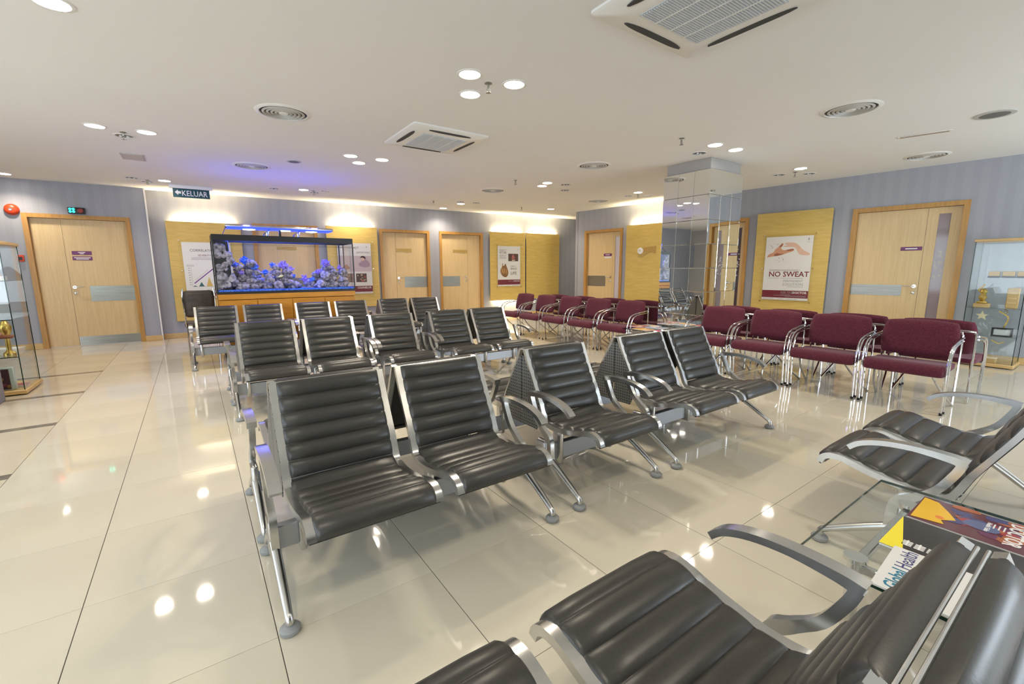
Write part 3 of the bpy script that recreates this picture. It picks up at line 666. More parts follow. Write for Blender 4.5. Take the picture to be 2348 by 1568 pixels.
for x, y, r, lab in ((6.915, -1.192, .15, 'large round grey ceiling speaker at the right edge'), (1.747, 4.655, .09, 'small round grey ceiling speaker left of the aquarium downlights')):
    t = thing('ceiling_speaker', lab, 'speaker', (x, y, CEIL), 0)
    MB().lathe([(r, 0), (r, -.006), (r*.9, -.008)], 28).build('rim', M['vent_blade'], t)
    MB().lathe([(r*.88, -.006), (r*.5, -.011), (.001, -.012)], 28).build('grille', ink('speaker_grille', (.16, .16, .155), .7), t)
t = thing('slot_vent', 'long narrow slot vent in the ceiling above the right maroon chairs', 'air vent', (7.19, -.62, CEIL), math.radians(-76))
MB().bbox(-.22, .22, -.045, .045, -.008, 0, .003, 1).build('frame', M['white'], t)
for k in (-1, 1): MB().box(-.20, .20, .017*k-.009, .017*k+.009, -.0095, -.008).build('slot', ink('slot_brown', (.30, .22, .15)), t, 0)
t = thing('access_panel', 'square ceiling access hatch above the left open floor', 'hatch', (0, 5.55, CEIL), 0)
MB().box(-.12, .12, -.2, .2, -.006, 0).build('frame', M['vent_blade'], t, 0); MB().box(-.10, .10, -.18, .18, -.010, -.006).build('lid', ink('hatch_lid', (.58, .54, .50), .8), t, 0)

def cassette(x, y, half, label):
    t = thing('air_conditioner', label, 'air conditioner', (x, y, CEIL), 0, 'ceiling cassette air conditioners')
    h = half; prof = [(h, 0), (h, -.012), (h*.97, -.022), (h*.62, -.040)]
    mb = MB(); rows = []
    def ringpts(r, z, cr):
        P = []
        for sx, sy_, a0 in ((1, 1, 0), (-1, 1, 90), (-1, -1, 180), (1, -1, 270)):
            for k in range(5):
                a = math.radians(a0+k*22.5); P.append((sx*(r-cr)+cr*math.cos(a), sy_*(r-cr)+cr*math.sin(a), z))
        return P
    V = []; 
    for r, z in prof: V += ringpts(r, z, .06*h)
    n = 20; Fc = []
    for i in range(len(prof)-1):
        for k in range(n): Fc.append((i*n+k, i*n+(k+1) % n, (i+1)*n+(k+1) % n, (i+1)*n+k))
    Fc.append(tuple(range((len(prof)-1)*n, len(prof)*n)))
    mb.add(V, Fc).build('fascia', M['white'], t)
    g = h*.58
    MB().box(-g, g, -g, g, -.0435, -.0385).build('grille', M['grille'], t, 0)
    me = MB().box(-g*.97, g*.97, -.004, .004, -.048, -.0435).mesh('louvre_bar', ink('louvre_bar', (.62, .64, .66), .5), 0)
    k = 0; yy = -g+.012
    while yy < g:
        put('louvre_bar', me, t, (0, yy, 0)); yy += .0165
    for a in (-g*.5, 0, g*.5): MB().box(a-.004, a+.004, -g, g, -.0485, -.043).build('grille_rib', M['white'], t, 0)
    for q in range(4):
        sl = []; L_, w0 = h*.56, h*.045
        for u in range(13):
            s = -1+2*u/12; sl.append((s*L_, -h*.82-w0*(1-abs(s)**6)*.6-.004))
        for u in range(12, -1, -1):
            s = -1+2*u/12; sl.append((s*L_*.97, -h*.80+w0*(1-abs(s)**4)))
        o = MB().prism(sl, 'z', -.036, -.026).build('outlet', M['vent_dark'], t, 0); o.rotation_euler = (0, 0, q*math.pi/2)
        f = MB().bbox(-L_*.93, L_*.93, -h*.83, -h*.80, -.034, -.024, .004, 1).build('flap', ink('flap_grey', (.2, .2, .19), .5), t); f.rotation_euler = (0, 0, q*math.pi/2)
    return t
cassette(2.95, -.66, .475, 'large white ceiling cassette air conditioner at the top of the picture')
cassette(2.86, 2.61, .44, 'white ceiling cassette air conditioner over the middle benches')

# ------------------------------------------------------------------ black beam benches
BACK_PTS = [(-.044, .786), (-.095, .672), (-.145, .575), (-.195, .478), (-.226, .396)]
SEAT_PTS = [(-.228, .390), (-.240, .374), (-.29, .354), (-.38, .350), (-.52, .374), (-.615, .400), (-.672, .400), (-.703, .382), (-.713, .355)]
RAIL = smooth_path([(a, b, 0) for a, b in BACK_PTS[:-1]+[(-.226, .402), (-.25, .366)]+SEAT_PTS[2:]], 3)
RAIL = [(p[0], p[1]) for p in RAIL]
SW = .525                                                    # one seat, rail to rail
def cushion(name, pts, ribs, th=.030):
    path = smooth_path([(a, b, 0) for a, b in pts], 12)
    L = [0]
    for a, b in zip(path, path[1:]): L.append(L[-1]+math.dist(a[:2], b[:2]))
    U = [0, .035, .10, .24, .42, .58, .76, .90, .965]; per = len(U); n = ribs*per; mb = MB(); nx = 8; half = SW/2-.031; rows = []
    for i in range(n+1):
        u = U[i % per]; t = min(1, (i//per+u)/ribs)*L[-1]; k = max(j for j in range(len(L)) if L[j] <= t+1e-9); k = min(k, len(path)-2)
        f = (t-L[k])/(L[k+1]-L[k]); p = [path[k][q]+(path[k+1][q]-path[k][q])*f for q in (0, 1)]
        d = Vector((path[k+1][0]-path[k][0], path[k+1][1]-path[k][1])).normalized(); nrm = Vector((d.y, -d.x))
        if nrm.dot(Vector((-.5, .8))) < 0: nrm = -nrm
        bul = (1-abs(2*u-1)**3.2)*.013 if i not in (0, n) else 0
        rows.append((p, nrm, bul))
    top, bot = [], []
    for p, nrm, bul in rows:
        for j in range(nx+1):
            s = (-1, -.985, -.93, -.55, 0, .55, .93, .985, 1)[j]; e = (1-abs(s)**40)
            h = th*(.25+.33*e)+bul*(.5+.5*(1-abs(s)**12)); x = s*half
            top.append((x, p[0]+nrm.x*h, p[1]+nrm.y*h)); bot.append((x, p[0]-nrm.x*th*.5, p[1]-nrm.y*th*.5))
    N = len(top); w = nx+1; F = []
    for i in range(n):
        for j in range(nx):
            a = i*w+j; F.append((a, a+1, a+w+1, a+w)); F.append((N+a+w, N+a+w+1, N+a+1, N+a))
    for i in range(n):
        a = i*w; F.append((a, a+w, N+a+w, N+a)); a += nx; F.append((N+a, N+a+w, a+w, a))
    for j in range(nx): F.append((j, N+j, N+j+1, j+1)); a = n*w+j; F.append((a+1, N+a+1, N+a, a))
    return mb.add(top+bot, F).mesh(name, M['leather'], 75)
BACK_ME = cushion('backrest', BACK_PTS, 6); SEAT_ME = cushion('seat', SEAT_PTS, 6)
RAIL_ME = MB().strip(RAIL, [.020+.006*min(1, max(0, (i-6)/4.)) if i < 16 else .028 for i in range(len(RAIL))], -.0165, .0165).mesh('side_rail', M['alu'])
BAR_ME = MB().tube([(-SW/2+.01, -.030, .782), (SW/2-.01, -.030, .782)], .0035).mesh('top_bar', M['alu'])
LIP_ME = MB().tube([(-SW/2+.01, -.710, .352), (SW/2-.01, -.710, .352)], .007).mesh('front_bar', M['black'])
BRK_ME = MB().bbox(-.016, .016, -.372, -.300, .125, .36, .012, 2).mesh('seat_bracket', M['alu'])
ARM_POST = smooth_path([(-.392, .20, 0), (-.388, .31, 0), (-.345, .352, 0), (-.275, .415, 0), (-.228, .50, 0), (-.212, .545, 0)], 4)
ARM_TOP = smooth_path([(-.198, .548, 0), (-.25, .560, 0), (-.36, .566, 0), (-.46, .556, 0), (-.535, .532, 0), (-.575, .500, 0)], 4)
mb = MB().strip([(p[0], p[1]) for p in ARM_POST], [.060-.030*min(1, i/10) for i in range(len(ARM_POST))], -.014, .014)
mb.strip([(p[0], p[1]) for p in ARM_TOP], [.034-.012*min(1, i/8) for i in range(len(ARM_TOP))], -.022, .022)
ARM_ME = mb.mesh('armrest', M['alu'], 50)
def leg_mesh():
    mb = MB(); y0 = -.32
    p = smooth_path([(0, y0, .225), (0, -.42, .185), (0, -.56, .108), (0, -.628, .068), (0, -.648, .052), (0, -.650, .026)], 3)
    mb.tube(p, [.021-.006*min(1, i/9) for i in range(len(p))], 10)
    p = smooth_path([(0, y0, .225), (0, -.24, .175), (0, -.13, .098), (0, -.092, .066), (0, -.082, .05), (0, -.080, .026)], 3)
    mb.tube(p, [.021-.006*min(1, i/9) for i in range(len(p))], 10)
    mb.bbox(-.017, .017, -.385, -.285, .135, .30, .012, 2)
    return mb.mesh('leg', M['alu'], 50)
LEG_ME = leg_mesh()
FOOT_ME = MB().lathe([(.026, 0), (.035, .006), (.036, .018), (.028, .027), (.012, .030)], 20).mesh('foot', M['rubber'])
PANEL_ME = MB().prism([(-.026, .75), (-.026, .30), (-.185, .30), (-.225, .392), (-.20, .47), (-.09, .672), (-.05, .742)], 'x', -.002, .002).mesh('side_panel', M['perf'], 0)
BEAMS = {}
def bench(n, loc, rotz, label, span=None, panels=(1, 1), group='black leather beam benches', pitch=.59, arms=(1, 1)):
    """n seats on one steel beam: seats, backrests, rails, armrests and legs at both ends; faces local -y."""
    span = span or (n*pitch+.07)
    t = thing('beam_bench', label, 'bench', loc, rotz, group)
    if span not in BEAMS: BEAMS[span] = MB().bbox(-span/2, span/2, -.345, -.305, .150, .252, .004, 1).mesh('beam', M['beam'])
    put('beam', BEAMS[span], t)
    for k in range(n):
        x = (k-(n-1)/2)*pitch
        put('seat', SEAT_ME, t, (x, 0, 0)); put('backrest', BACK_ME, t, (x, 0, 0)); put('top_bar', BAR_ME, t, (x, 0, 0)); put('front_bar', LIP_ME, t, (x, 0, 0))
        for s in (-1, 1):
            put('side_rail', RAIL_ME, t, (x+s*(SW/2-.018), 0, 0)); put('seat_bracket', BRK_ME, t, (x+s*(SW/2-.045), 0, 0))
    for i, s in enumerate((-1, 1)):
        lg = put('leg', LEG_ME, t, (s*span/2, 0, 0))
        for fy in (-.650, -.080): put('foot', FOOT_ME, lg, (0, fy, 0))
        if arms[i]: put('armrest', ARM_ME, t, (s*span/2, 0, 0))
        if panels[i]: put('side_panel', PANEL_ME, t, (s*(n*pitch/2-.035), 0, 0))
    return t
PI = math.pi
G1 = 'beam benches of the nearest row'
bench(2, (1.262, .05, 0), 0, 'two seat black bench at the left end of the nearest row, facing the camera', 1.245, group=G1)
bench(1, (2.412, .05, 0), 0, 'single seat black bench in the middle of the nearest row', .665, group=G1)
bench(2, (3.588, .05, 0), 0, 'two seat black bench at the right end of the nearest row', 1.27, group=G1)
bench(2, (1.262, .005, 0), PI, 'two seat bench backed against the left bench of the nearest row', 1.245, group=G1)
bench(1, (2.412, .005, 0), PI, 'single seat bench backed against the middle of the nearest row', .665, group=G1)
bench(2, (3.588, .005, 0), PI, 'two seat bench backed against the right bench of the nearest row', 1.27, group=G1)
G2 = 'beam benches of the middle row'
bench(2, (1.315, 2.826, 0), 0, 'two seat black bench at the left end of the middle row', 1.235, group=G2)
bench(1, (2.302, 2.826, 0), 0, 'single seat black bench in the middle of the middle row', .635, group=G2)
bench(2, (3.325, 2.826, 0), 0, 'two seat black bench at the right end of the middle row', 1.26, group=G2)
bench(2, (1.315, 2.79, 0), PI, 'two seat bench backed against the left bench of the middle row', 1.235, group=G2)
bench(1, (2.302, 2.79, 0), PI, 'single seat bench backed against the middle of the middle row', .635, group=G2)
bench(2, (3.325, 2.79, 0), PI, 'two seat bench backed against the right bench of the middle row', 1.26, group=G2)
G3 = 'beam benches of the farthest row'
bench(2, (.998, 5.45, 0), 0, 'two seat black bench before the left half of the aquarium', 1.215, panels=(0, 0), group=G3)
bench(2, (2.285, 5.45, 0), 0, 'two seat black bench before the right half of the aquarium', 1.24, panels=(0, 0), group=G3)
bench(2, (3.612, 5.45, 0), 0, 'two seat black bench of the farthest row standing right of the aquarium', 1.26, group=G3)
bench(2, (3.612, 5.405, 0), PI, 'bench backed against the farthest row right of the aquarium', 1.26, group=G3)
G0 = 'beam benches beside the camera'
bench(2, (1.065, -2.145, 0), PI, 'closest two seat black bench, seen from behind its backrest at the bottom', 1.25, panels=(0, 0), group=G0)
bench(2, (1.065, -2.10, 0), 0, 'bench backed against the closest bench in the bottom right corner', 1.25, panels=(0, 0), group=G0)
bench(2, (3.46, -2.13, 0), PI, 'two seat black bench at the right edge beyond the glass table', 1.27, panels=(0, 0), group=G0)

# ------------------------------------------------------------------ maroon tubular chairs
def padded(name, sec, half, material, crown=.012, seg=10, corner=.05):
    """Upholstered pad: closed (y,z) section ring swept across x, pinched at both ends."""
    mb = MB(); n = len(sec); cy0 = sum(p[0] for p in sec)/n; cz0 = sum(p[1] for p in sec)/n; V = []; xs = []
    for i in range(seg+1):
        s = -1+2*i/seg
        xs.append(s)
    xs = [-1, -.985, -.95, -.88, -.6, -.2, .2, .6, .88, .95, .985, 1]
    for s in xs:
        e = max(0, 1-abs(s)**14)**.5 if abs(s) < 1 else 0
        k = .80+.20*e if abs(s) < 1 else .55
        for (y, z) in sec:
            V.append((s*half, cy0+(y-cy0)*k, cz0+(z-cz0)*(k if corner else 1)))
    F = []
    for i in range(len(xs)-1):
        for k in range(n): F.append((i*n+k, i*n+(k+1) % n, (i+1)*n+(k+1) % n, (i+1)*n+k))
    F += [tuple(range(n))[::-1], tuple(range((len(xs)-1)*n, len(xs)*n))]
    return mb.add(V, F).mesh(name, material, 70)
seat_sec = [(p[0], p[1]) for p in smooth_path([(-.262, .368, 0), (-.245, .418, 0), (-.18, .445, 0), (-.05, .435, 0), (.10, .42, 0), (.19, .425, 0), (.20, .40, 0), (.17, .375, 0), (.0, .37, 0), (-.15, .365, 0), (-.235, .338, 0), (-.262, .368, 0)], 3)][:-1]
PSEAT = padded('seat', seat_sec, .292, M['purple'])
def back_pad():
    """Backrest pad: rounded rectangle seen from the front, gently curved."""
    mb = MB(); nx, nz = 14, 10; hw, hh = .285, .172; cz = .628
    def sq(a, b):                                             # square to rounded rectangle
        r = max(abs(a), abs(b)); k = 1-.10*(abs(a)*abs(b))**2.2
        return a*k, b*k
    Ft, Bk = [], []
    for j in range(nz+1):
        for i in range(nx+1):
            a, b = -1+2*i/nx, -1+2*j/nz; p, q = sq(a, b)
            x, z = p*hw, q*hh
            lean = .185+.085*(z/hh+1)/2-.020*(1-a*a)*0+.025*(a*a)*-1
            e = (1-abs(a)**8)*(1-abs(b)**8)
            Ft.append((x, lean-.022*e**.5-.006, cz+z)); Bk.append((x, lean+.022*e**.5+.006, cz+z))
    N = len(Ft); w = nx+1; F = []
    for j in range(nz):
        for i in range(nx):
            a = j*w+i; F.append((a, a+1, a+w+1, a+w)); F.append((N+a+w, N+a+w+1, N+a+1, N+a))
    rim = [i for i in range(nx)]+[j*w+nx for j in range(nz)]+[nz*w+i for i in range(nx, 0, -1)]+[j*w for j in range(nz, 0, -1)]
    for k in range(len(rim)): a, b = rim[k], rim[(k+1) % len(rim)]; F.append((a, b, N+b, N+a))
    return mb.add(Ft+Bk, F).mesh('backrest', M['purple'], 80)
PBACK = back_pad()
def arm_tube(s, k):
    x = s*.302; d = .078*k
    P = [(x, -.192+d, .012), (x, -.205+d, .20), (x, -.215+d, .35), (x, -.200+d, .47), (x, -.165+d, .555-.008*k), (x, -.10+d, .605-.014*k), (x, .05+d*.6, .632-.020*k), (x, .268, .655-.030*k)]
    return smooth_path(P, 4)
ARMS = {}
for s in (-1, 1):
    for k in (0, 1): ARMS[(s, k)] = MB().tube(arm_tube(s, k), .0088, 8).mesh('arm_tube', M['chrome'])
def rear_frame():
    a = .288; P = []
    left = [(-.20, -.20, .365), (-.245, -.03, .20), (-a, .245, .022), (-a, .268, .014), (-a, .280, .03), (-a, .286, .30), (-a, .294, .64), (-a+.012, .298, .685), (-a+.05, .300, .70)]
    P = left+[(-p[0], p[1], p[2]) for p in left[::-1]]
    return MB().tube(smooth_path(P, 3), .0098, 8).mesh('rear_frame', M['chrome'])
REAR = rear_frame()
CROSS = MB().tube([(-.302, -.213, .345), (.302, -.213, .345)], .0075, 8).mesh('front_rail', M['chrome'])
TIP = MB().lathe([(.012, 0), (.013, .004), (.012, .022)], 12).mesh('foot_tip', M['black'])
def tube_chair(loc, rotz, label, group):
    t = thing('tube_chair', label, 'chair', loc, rotz, group)
    put('seat', PSEAT, t); put('backrest', PBACK, t); put('rear_frame', REAR, t); put('front_rail', CROSS, t)
    for s in (-1, 1):
        for k in (0, 1):
            at = put('arm_tube', ARMS[(s, k)], t)
            put('foot_tip', TIP, at, (s*.302, -.192+.078*k, 0))
    return t
ords = ['nearest', 'second', 'third', 'fourth', 'fifth']
for i, y in enumerate((-1.035, -.375, .285, .945)):
    tube_chair((5.955, y, 0), -PI/2, '%s maroon chair of the four right of the mirror column, facing the benches' % ords[i], 'maroon chairs right of the column')
for i, y in enumerate((-1.10, -.44, .22, .88)):
    tube_chair((6.70, y, 0), PI/2, '%s maroon chair facing away behind the four right of the mirror column' % ords[i], 'maroon chairs facing away')
for i, y in enumerate((2.455, 3.15, 3.85, 4.55, 5.23)):
    tube_chair((5.90, y, 0), -PI/2, '%s maroon chair from the mirror column in the row of five facing the benches' % ('first' if i == 0 else ords[i]), 'row of five maroon chairs')
for i, y in enumerate((2.38, 3.08, 3.78, 4.48)):
    tube_chair((6.66, y, 0), PI/2, '%s maroon chair facing away behind the row of five left of the column' % ('first' if i == 0 else ords[i]), 'maroon chairs facing away')

# ------------------------------------------------------------------ glass tables and magazines
def glass_table(loc, sx, sy, z, label, posts):
    t = thing('glass_table', label, 'table', loc, 0)
    top = MB().box(-sx/2, sx/2, -sy/2, sy/2, z-.010, z).build('glass_top', M['glass'], t, 0)
    e = MB()
    for x0, x1, y0, y1 in ((-sx/2, sx/2, -sy/2-.001, -sy/2), (-sx/2, sx/2, sy/2, sy/2+.001), (-sx/2-.001, -sx/2, -sy/2, sy/2), (sx/2, sx/2+.001, -sy/2, sy/2)): e.box(x0, x1, y0, y1, z-.010, z)
    e.build('glass_rim', M['glass_edge'], top, 0)
    px, py = posts
    for x in (-px, px):
        for y in (-py, py):
            lg = MB().lathe([(.020, .012), (.020, z-.03), (.032, z-.022), (.032, z-.011)], 18, (x, y, 0)).build('leg', M['chrome'], t)
            MB().lathe([(.028, 0), (.03, .006), (.022, .014)], 16, (x, y, 0)).build('foot', M['rubber'], lg)
    for y in (-py, py): MB().bbox(-px, px, y-.012, y+.012, z-.055, z-.030, .003, 1).build('rail', M['alu'], t)
    for x in (-px, px): MB().bbox(x-.012, x+.012, -py, py, z-.055, z-.030, .003, 1).build('rail', M['alu'], t)
    return t
glass_table((2.345, -2.11, 0), .80, .82, .42, 'glass topped table with magazines in the bottom right corner', (.27, .29))
glass_table((5.82, 1.72, 0), .56, .78, .44, 'low glass table with magazines in front of the mirror column', (.22, .32))

def magazine(x0, x1, y0, y1, z, rz, label, cover, th=.006, deco=None, group='magazines on the glass tables'):
    t = thing('magazine', label, 'magazine', ((x0+x1)/2, (y0+y1)/2, z), rz, group)
    a, b = (x1-x0)/2, (y1-y0)/2
    MB().box(-a+.001, a-.001, -b+.001, b-.001, .0004, th-.0004).build('pages', M['paper'], t, 0)
    MB().box(-a, a, -b, b, th-.0004, th+.0004).build('cover', cover, t, 0)
    MB().box(-a, a, -b, b, 0, .0004).build('back_cover', cover, t, 0)
    if deco: deco(t, a, b, th+.0005)
    return t
FLAT = (0, 0, 0)
def flat(t, pts, z, m, name='print_patch'): return MB().prism(pts, 'z', z, z+.0003).build(name, m, t, 0)
def blob(t, cx, cy, rx, ry, z, m, n=9, jag=.35, name='print_patch'):
    return flat(t, [(cx+rx*math.cos(k/n*6.283)*(1+random.uniform(-jag, jag)), cy+ry*math.sin(k/n*6.283)*(1+random.uniform(-jag, jag))) for k in range(n)], z, m, name)
RY = PI/2
def tx(body, size, m, t, x, y, z, rot, **k):
    return text(body, size, m, t, x, 0, 0, rot=(0, 0, rot), **k) if False else _flat_text(body, size, m, t, x, y, z, rot, **k)
def _flat_text(body, size, m, t, x, y, z, rot, sx=1.0, bold=0.0):
    o = text(body, size, m, t, x, z, y, rot=(0, 0, rot), bold=bold, sx=sx); o.location = (x, y, z); return o
# covers read from the far side of the table: their top edge points to +x
def doc_cover(t, a, b, z):
    for k in range(26):
        blob(t, random.uniform(-a*.5, a*.95), random.uniform(-b*.9, b*.35), .022, .032, z+.00002*k, random.choice((ink('mag_red', (.35, .03, .03)), ink('mag_blue', (.06, .06, .18)), ink('mag_rust', (.42, .12, .04)), ink('mag_plum', (.14, .03, .09)))))
    blob(t, 0, -.01, .035, .045, z+.0006, ink('mag_slate', (.12, .14, .28)), 14, .12)
    flat(t, [(-a*.9, b*.95), (a*.9, b*.98), (a*.8, b*.72), (a*.2, b*.45), (-a*.2, b*.30), (-a*.5, b*.5), (-a*.75, b*.42)], z+.0007, ink('mag_yellow', (.85, .50, .02)), 'flower_print')
    blob(t, -a*.35, b*.55, .014, .012, z+.001, ink('mag_orange', (.8, .22, .03)), 8, .1)
    _flat_text('DOCTOR', .055, M['white_ink'], t, a*.92, -.070, z+.0012, PI, bold=.0012, sx=.80)
    _flat_text('Health Talks', .016, M['white_ink'], t, a*.45, -.02, z+.0012, PI, bold=.0004)
    for k in range(3): flat(t, [(a*.1, -.035-.012*k), (a*.45, -.035-.012*k), (a*.45, -.039-.012*k), (a*.1, -.039-.012*k)], z+.0012, M['white_ink'], 'print_line')
magazine(2.462, 2.692, -2.165, -1.848, .42, 0, 'magazine with yellow flower and red DOCTOR cover on the near glass table', ink('mag_dark_red', (.12, .02, .03), .25), deco=doc_cover)
def black_cover(t, a, b, z):
    flat(t, [(-a, b), (a, b), (-a+.02, b-.055), (-a, b-.06)], z, ink('mag_lemon', (.95, .80, .03)), 'corner_print')
    for k in range(3):
        y = b-.045-.030*k; x = -a+.062
        for q in range(4): flat(t, [(x-.016+.009*q, y), (x-.010+.009*q, y+.002), (x-.010+.009*q, y-.022), (x-.016+.009*q, y-.024)], z, M['white_ink'], 'glyph')
        flat(t, [(x-.018, y-.009), (x+.022, y-.007), (x+.022, y-.012), (x-.018, y-.014)], z+.0003, M['white_ink'], 'glyph')
    for k in range(4): flat(t, [(-a+.02, -b+.09-.024*k), (-a+.05, -b+.09-.024*k), (-a+.05, -b+.076-.024*k), (-a+.02, -b+.076-.024*k)], z, M['white_ink'], 'glyph')
    _flat_text('INVEST', .022, M['grey_ink'], t, -a+.09, -b+.15, z, PI)
magazine(2.185, 2.440, -2.170, -1.845, .42, 0, 'black covered magazine with white glyphs and yellow corner', ink('mag_black', (.022, .018, .015), .22), .009, deco=black_cover)
def health_cover(t, a, b, z):
    _flat_text('Global', .052, ink('mag_teal', (.02, .20, .32)), t, -a*.90, b-.058, z, 0, bold=.0008, sx=.85)
    _flat_text('Health', .052, ink('mag_navy', (.05, .05, .20)), t, -a*.90+.128, b-.058, z, 0, sx=.85)
    _flat_text('ASIA PACIFIC', .016, M['grey_ink'], t, -a*.0, b-.082, z, 0, sx=1.1)
magazine(1.935, 2.200, -2.24, -1.890, .4295, math.radians(3), 'white magazine reading GlobalHealth resting on the black magazine', ink('mag_white', (.80, .80, .78), .25), .005, deco=health_cover)
def red_cover(t, a, b, z):
    flat(t, [(-a, b), (a, b), (a, b-.05), (-a, b-.05)], z, ink('mag_scarlet', (.75, .10, .03)))
    blob(t, -a*.3, -b*.2, .05, .06, z, ink('mag_lilac', (.55, .45, .62)), 12, .15); blob(t, a*.4, -b*.5, .05, .05, z, ink('mag_orange', (.8, .22, .03)), 10, .2)
magazine(1.97, 2.18, -2.50, -2.26, .42, math.radians(6), 'white magazine with scarlet band at the right edge behind the backrest', ink('mag_white', (.80, .80, .78), .25), .006, deco=red_cover)
cols = [('mag_red2', (.45, .05, .05)), ('mag_amber', (.75, .42, .10)), ('mag_cream', (.72, .62, .45)), ('mag_sky', (.25, .38, .55)), ('mag_rosy', (.55, .22, .22)), ('mag_pale', (.70, .66, .60))]
lab = ['red covered', 'amber covered', 'cream covered', 'pale blue covered', 'rose covered', 'off white']
spots = [(5.66, 1.53, .1), (5.66, 1.83, -.15), (5.88, 1.50, .05), (5.89, 1.78, .2), (5.80, 2.00, 1.45), (5.98, 1.95, -.1)]
for k, ((x, y, r), cc, nm) in enumerate(zip(spots, cols, lab)):
    def deco(t, a, b, z, k=k):
        for q in range(4): blob(t, random.uniform(-a*.6, a*.6), random.uniform(-b*.6, b*.6), .03, .035, z+.0003*q, ink(*cols[(k+q+1) % 6]))
    magazine(x-.095, x+.095, y-.13, y+.13, .44+.007*(k//2), r, '%s magazine on the low table before the mirror column' % nm, ink(*cc), .006, deco=deco, group='magazines before the mirror column')

# ------------------------------------------------------------------ aquarium on its wooden stand
X0, X1, Y0, Y1, Z0, Z1 = .755, 2.735, 5.62, 6.20, .945, 1.815
t = thing('aquarium_stand', 'orange wood stand carrying the aquarium', 'cabinet', ((X0+X1)/2, (Y0+Y1)/2, 0))
hx, hy = (X1-X0)/2, (Y1-Y0)/2
MB().box(-hx+.02, hx-.02, -hy+.02, hy-.02, .0, .06).build('plinth', M['black'], t, 0)
MB().bbox(-hx+.005, hx-.005, -hy+.005, hy-.005, .06, .855, .003, 1).build('carcass', M['tank_wood'], t)
MB().bbox(-hx, hx, -hy-.005, hy, .862, .944, .003, 1).build('top_board', M['tank_wood'], t)
for k in range(4):
    a = -hx+.015+k*(2*hx-.03)/4; d = MB().bbox(a+.004, a+(2*hx-.03)/4-.004, -hy-.012, -hy+.005, .08, .845, .003, 1).build('cupboard_door', M['tank_wood'], t)
    MB().tube([(a+(.06 if k % 2 else .40), -hy-.03, .50), (a+(.06 if k % 2 else .40), -hy-.03, .62)], .006).build('handle', M['chrome'], d)
t = thing('aquarium', 'long glass aquarium with black rim and blue light', 'aquarium', ((X0+X1)/2, (Y0+Y1)/2, Z0))
H = Z1-Z0
for nm, a in (('glass_pane', (-hx, hx, -hy, -hy+.008)), ('glass_pane', (-hx, hx, hy-.008, hy)), ('glass_pane', (-hx, -hx+.008, -hy+.008, hy-.008)), ('glass_pane', (hx-.008, hx, -hy+.008, hy-.008))):
    MB().box(a[0], a[1], a[2], a[3], .02, H-.05).build(nm, M['tank_glass'], t, 0)
mb = MB()
for a in ((-hx-.006, hx+.006, -hy-.006, -hy+.014), (-hx-.006, hx+.006, hy-.014, hy+.006), (-hx-.006, -hx+.014, -hy, hy), (hx-.014, hx+.006, -hy, hy)): mb.box(a[0], a[1], a[2], a[3], H-.085, H)
mb.build('top_rim', M['black'], t, 0)
mb = MB()
for a in ((-hx-.006, hx+.006, -hy-.006, -hy+.012), (-hx-.006, hx+.006, hy-.012, hy+.006), (-hx-.006, -hx+.012, -hy, hy), (hx-.012, hx+.006, -hy, hy)): mb.box(a[0], a[1], a[2], a[3], 0, .035)
mb.box(-hx, hx, -hy, hy, 0, .01).build('bottom_rim', M['black'], t, 0)
for sx in (-hx, hx):
    for sy2 in (-hy, hy): MB().box(sx-.008, sx+.008, sy2-.008, sy2+.008, .03, H-.08).build('corner_post', M['black'], t, 0)
MB().box(-hx+.012, hx-.012, -hy+.012, hy-.012, H-.135, H-.13).build('water_surface', M['water'], t, 0)
ov = MB().bbox(-hx+.012, -hx+.20, -hy+.06, hy-.02, .03, H-.09, .01, 1).build('overflow_box', M['black'], t)
for k in range(34):
    bm = bmesh.new(); bmesh.ops.create_icosphere(bm, subdivisions=2, radius=random.uniform(.03, .055))
    for v in bm.verts: v.co *= 1+random.uniform(-.28, .28)
    mb = MB(); bm.verts.index_update(); cx, cz = -hx+.03+random.random()*.19, .06+random.random()*(H-.20)
    mb.add([(v.co.x+cx, v.co.y*.5-hy+.055, v.co.z+cz) for v in bm.verts], [[v.index for v in f.verts] for f in bm.faces]); bm.free()
    mb.build('encrusted_rock', M['rock'], ov, 60)
MB().tube([(hx-.10, hy-.1, .06), (hx-.10, hy-.1, H-.02), (hx-.10, hy+.02, H+.01)], .012).build('return_pipe', M['black'], t)
o = MB().box(-hx+.012, hx-.012, -hy+.012, hy-.012, .036, .062).build('sand_bed', M['sand'], t, 0); o['kind'] = 'stuff'
def lump(name, cx, cy, cz, r, sq, m, label, cat, group, sub=3, rough=.30, seed=0):
    rnd = random.Random(seed); bm = bmesh.new(); bmesh.ops.create_icosphere(bm, subdivisions=sub, radius=r)
    from mathutils import noise
    off = Vector((rnd.uniform(-9, 9), rnd.uniform(-9, 9), rnd.uniform(-9, 9)))
    for v in bm.verts:
        n = noise.fractal(v.co*(2.2/r)*.5+off, 1.0, 2.2, 4); v.co *= 1+rough*n+.10*noise.noise(v.co*(7/r)*.5+off)
        v.co.z *= sq
    mb = MB(); bm.verts.index_update(); mb.add([v.co[:] for v in bm.verts], [[v.index for v in f.verts] for f in bm.faces]); bm.free()
    o = mb.build(name, m, None, 80, (X0+(cx-505)/300*(X1-X0)+.02, cy, cz)); tag(o, label, cat, group); return o
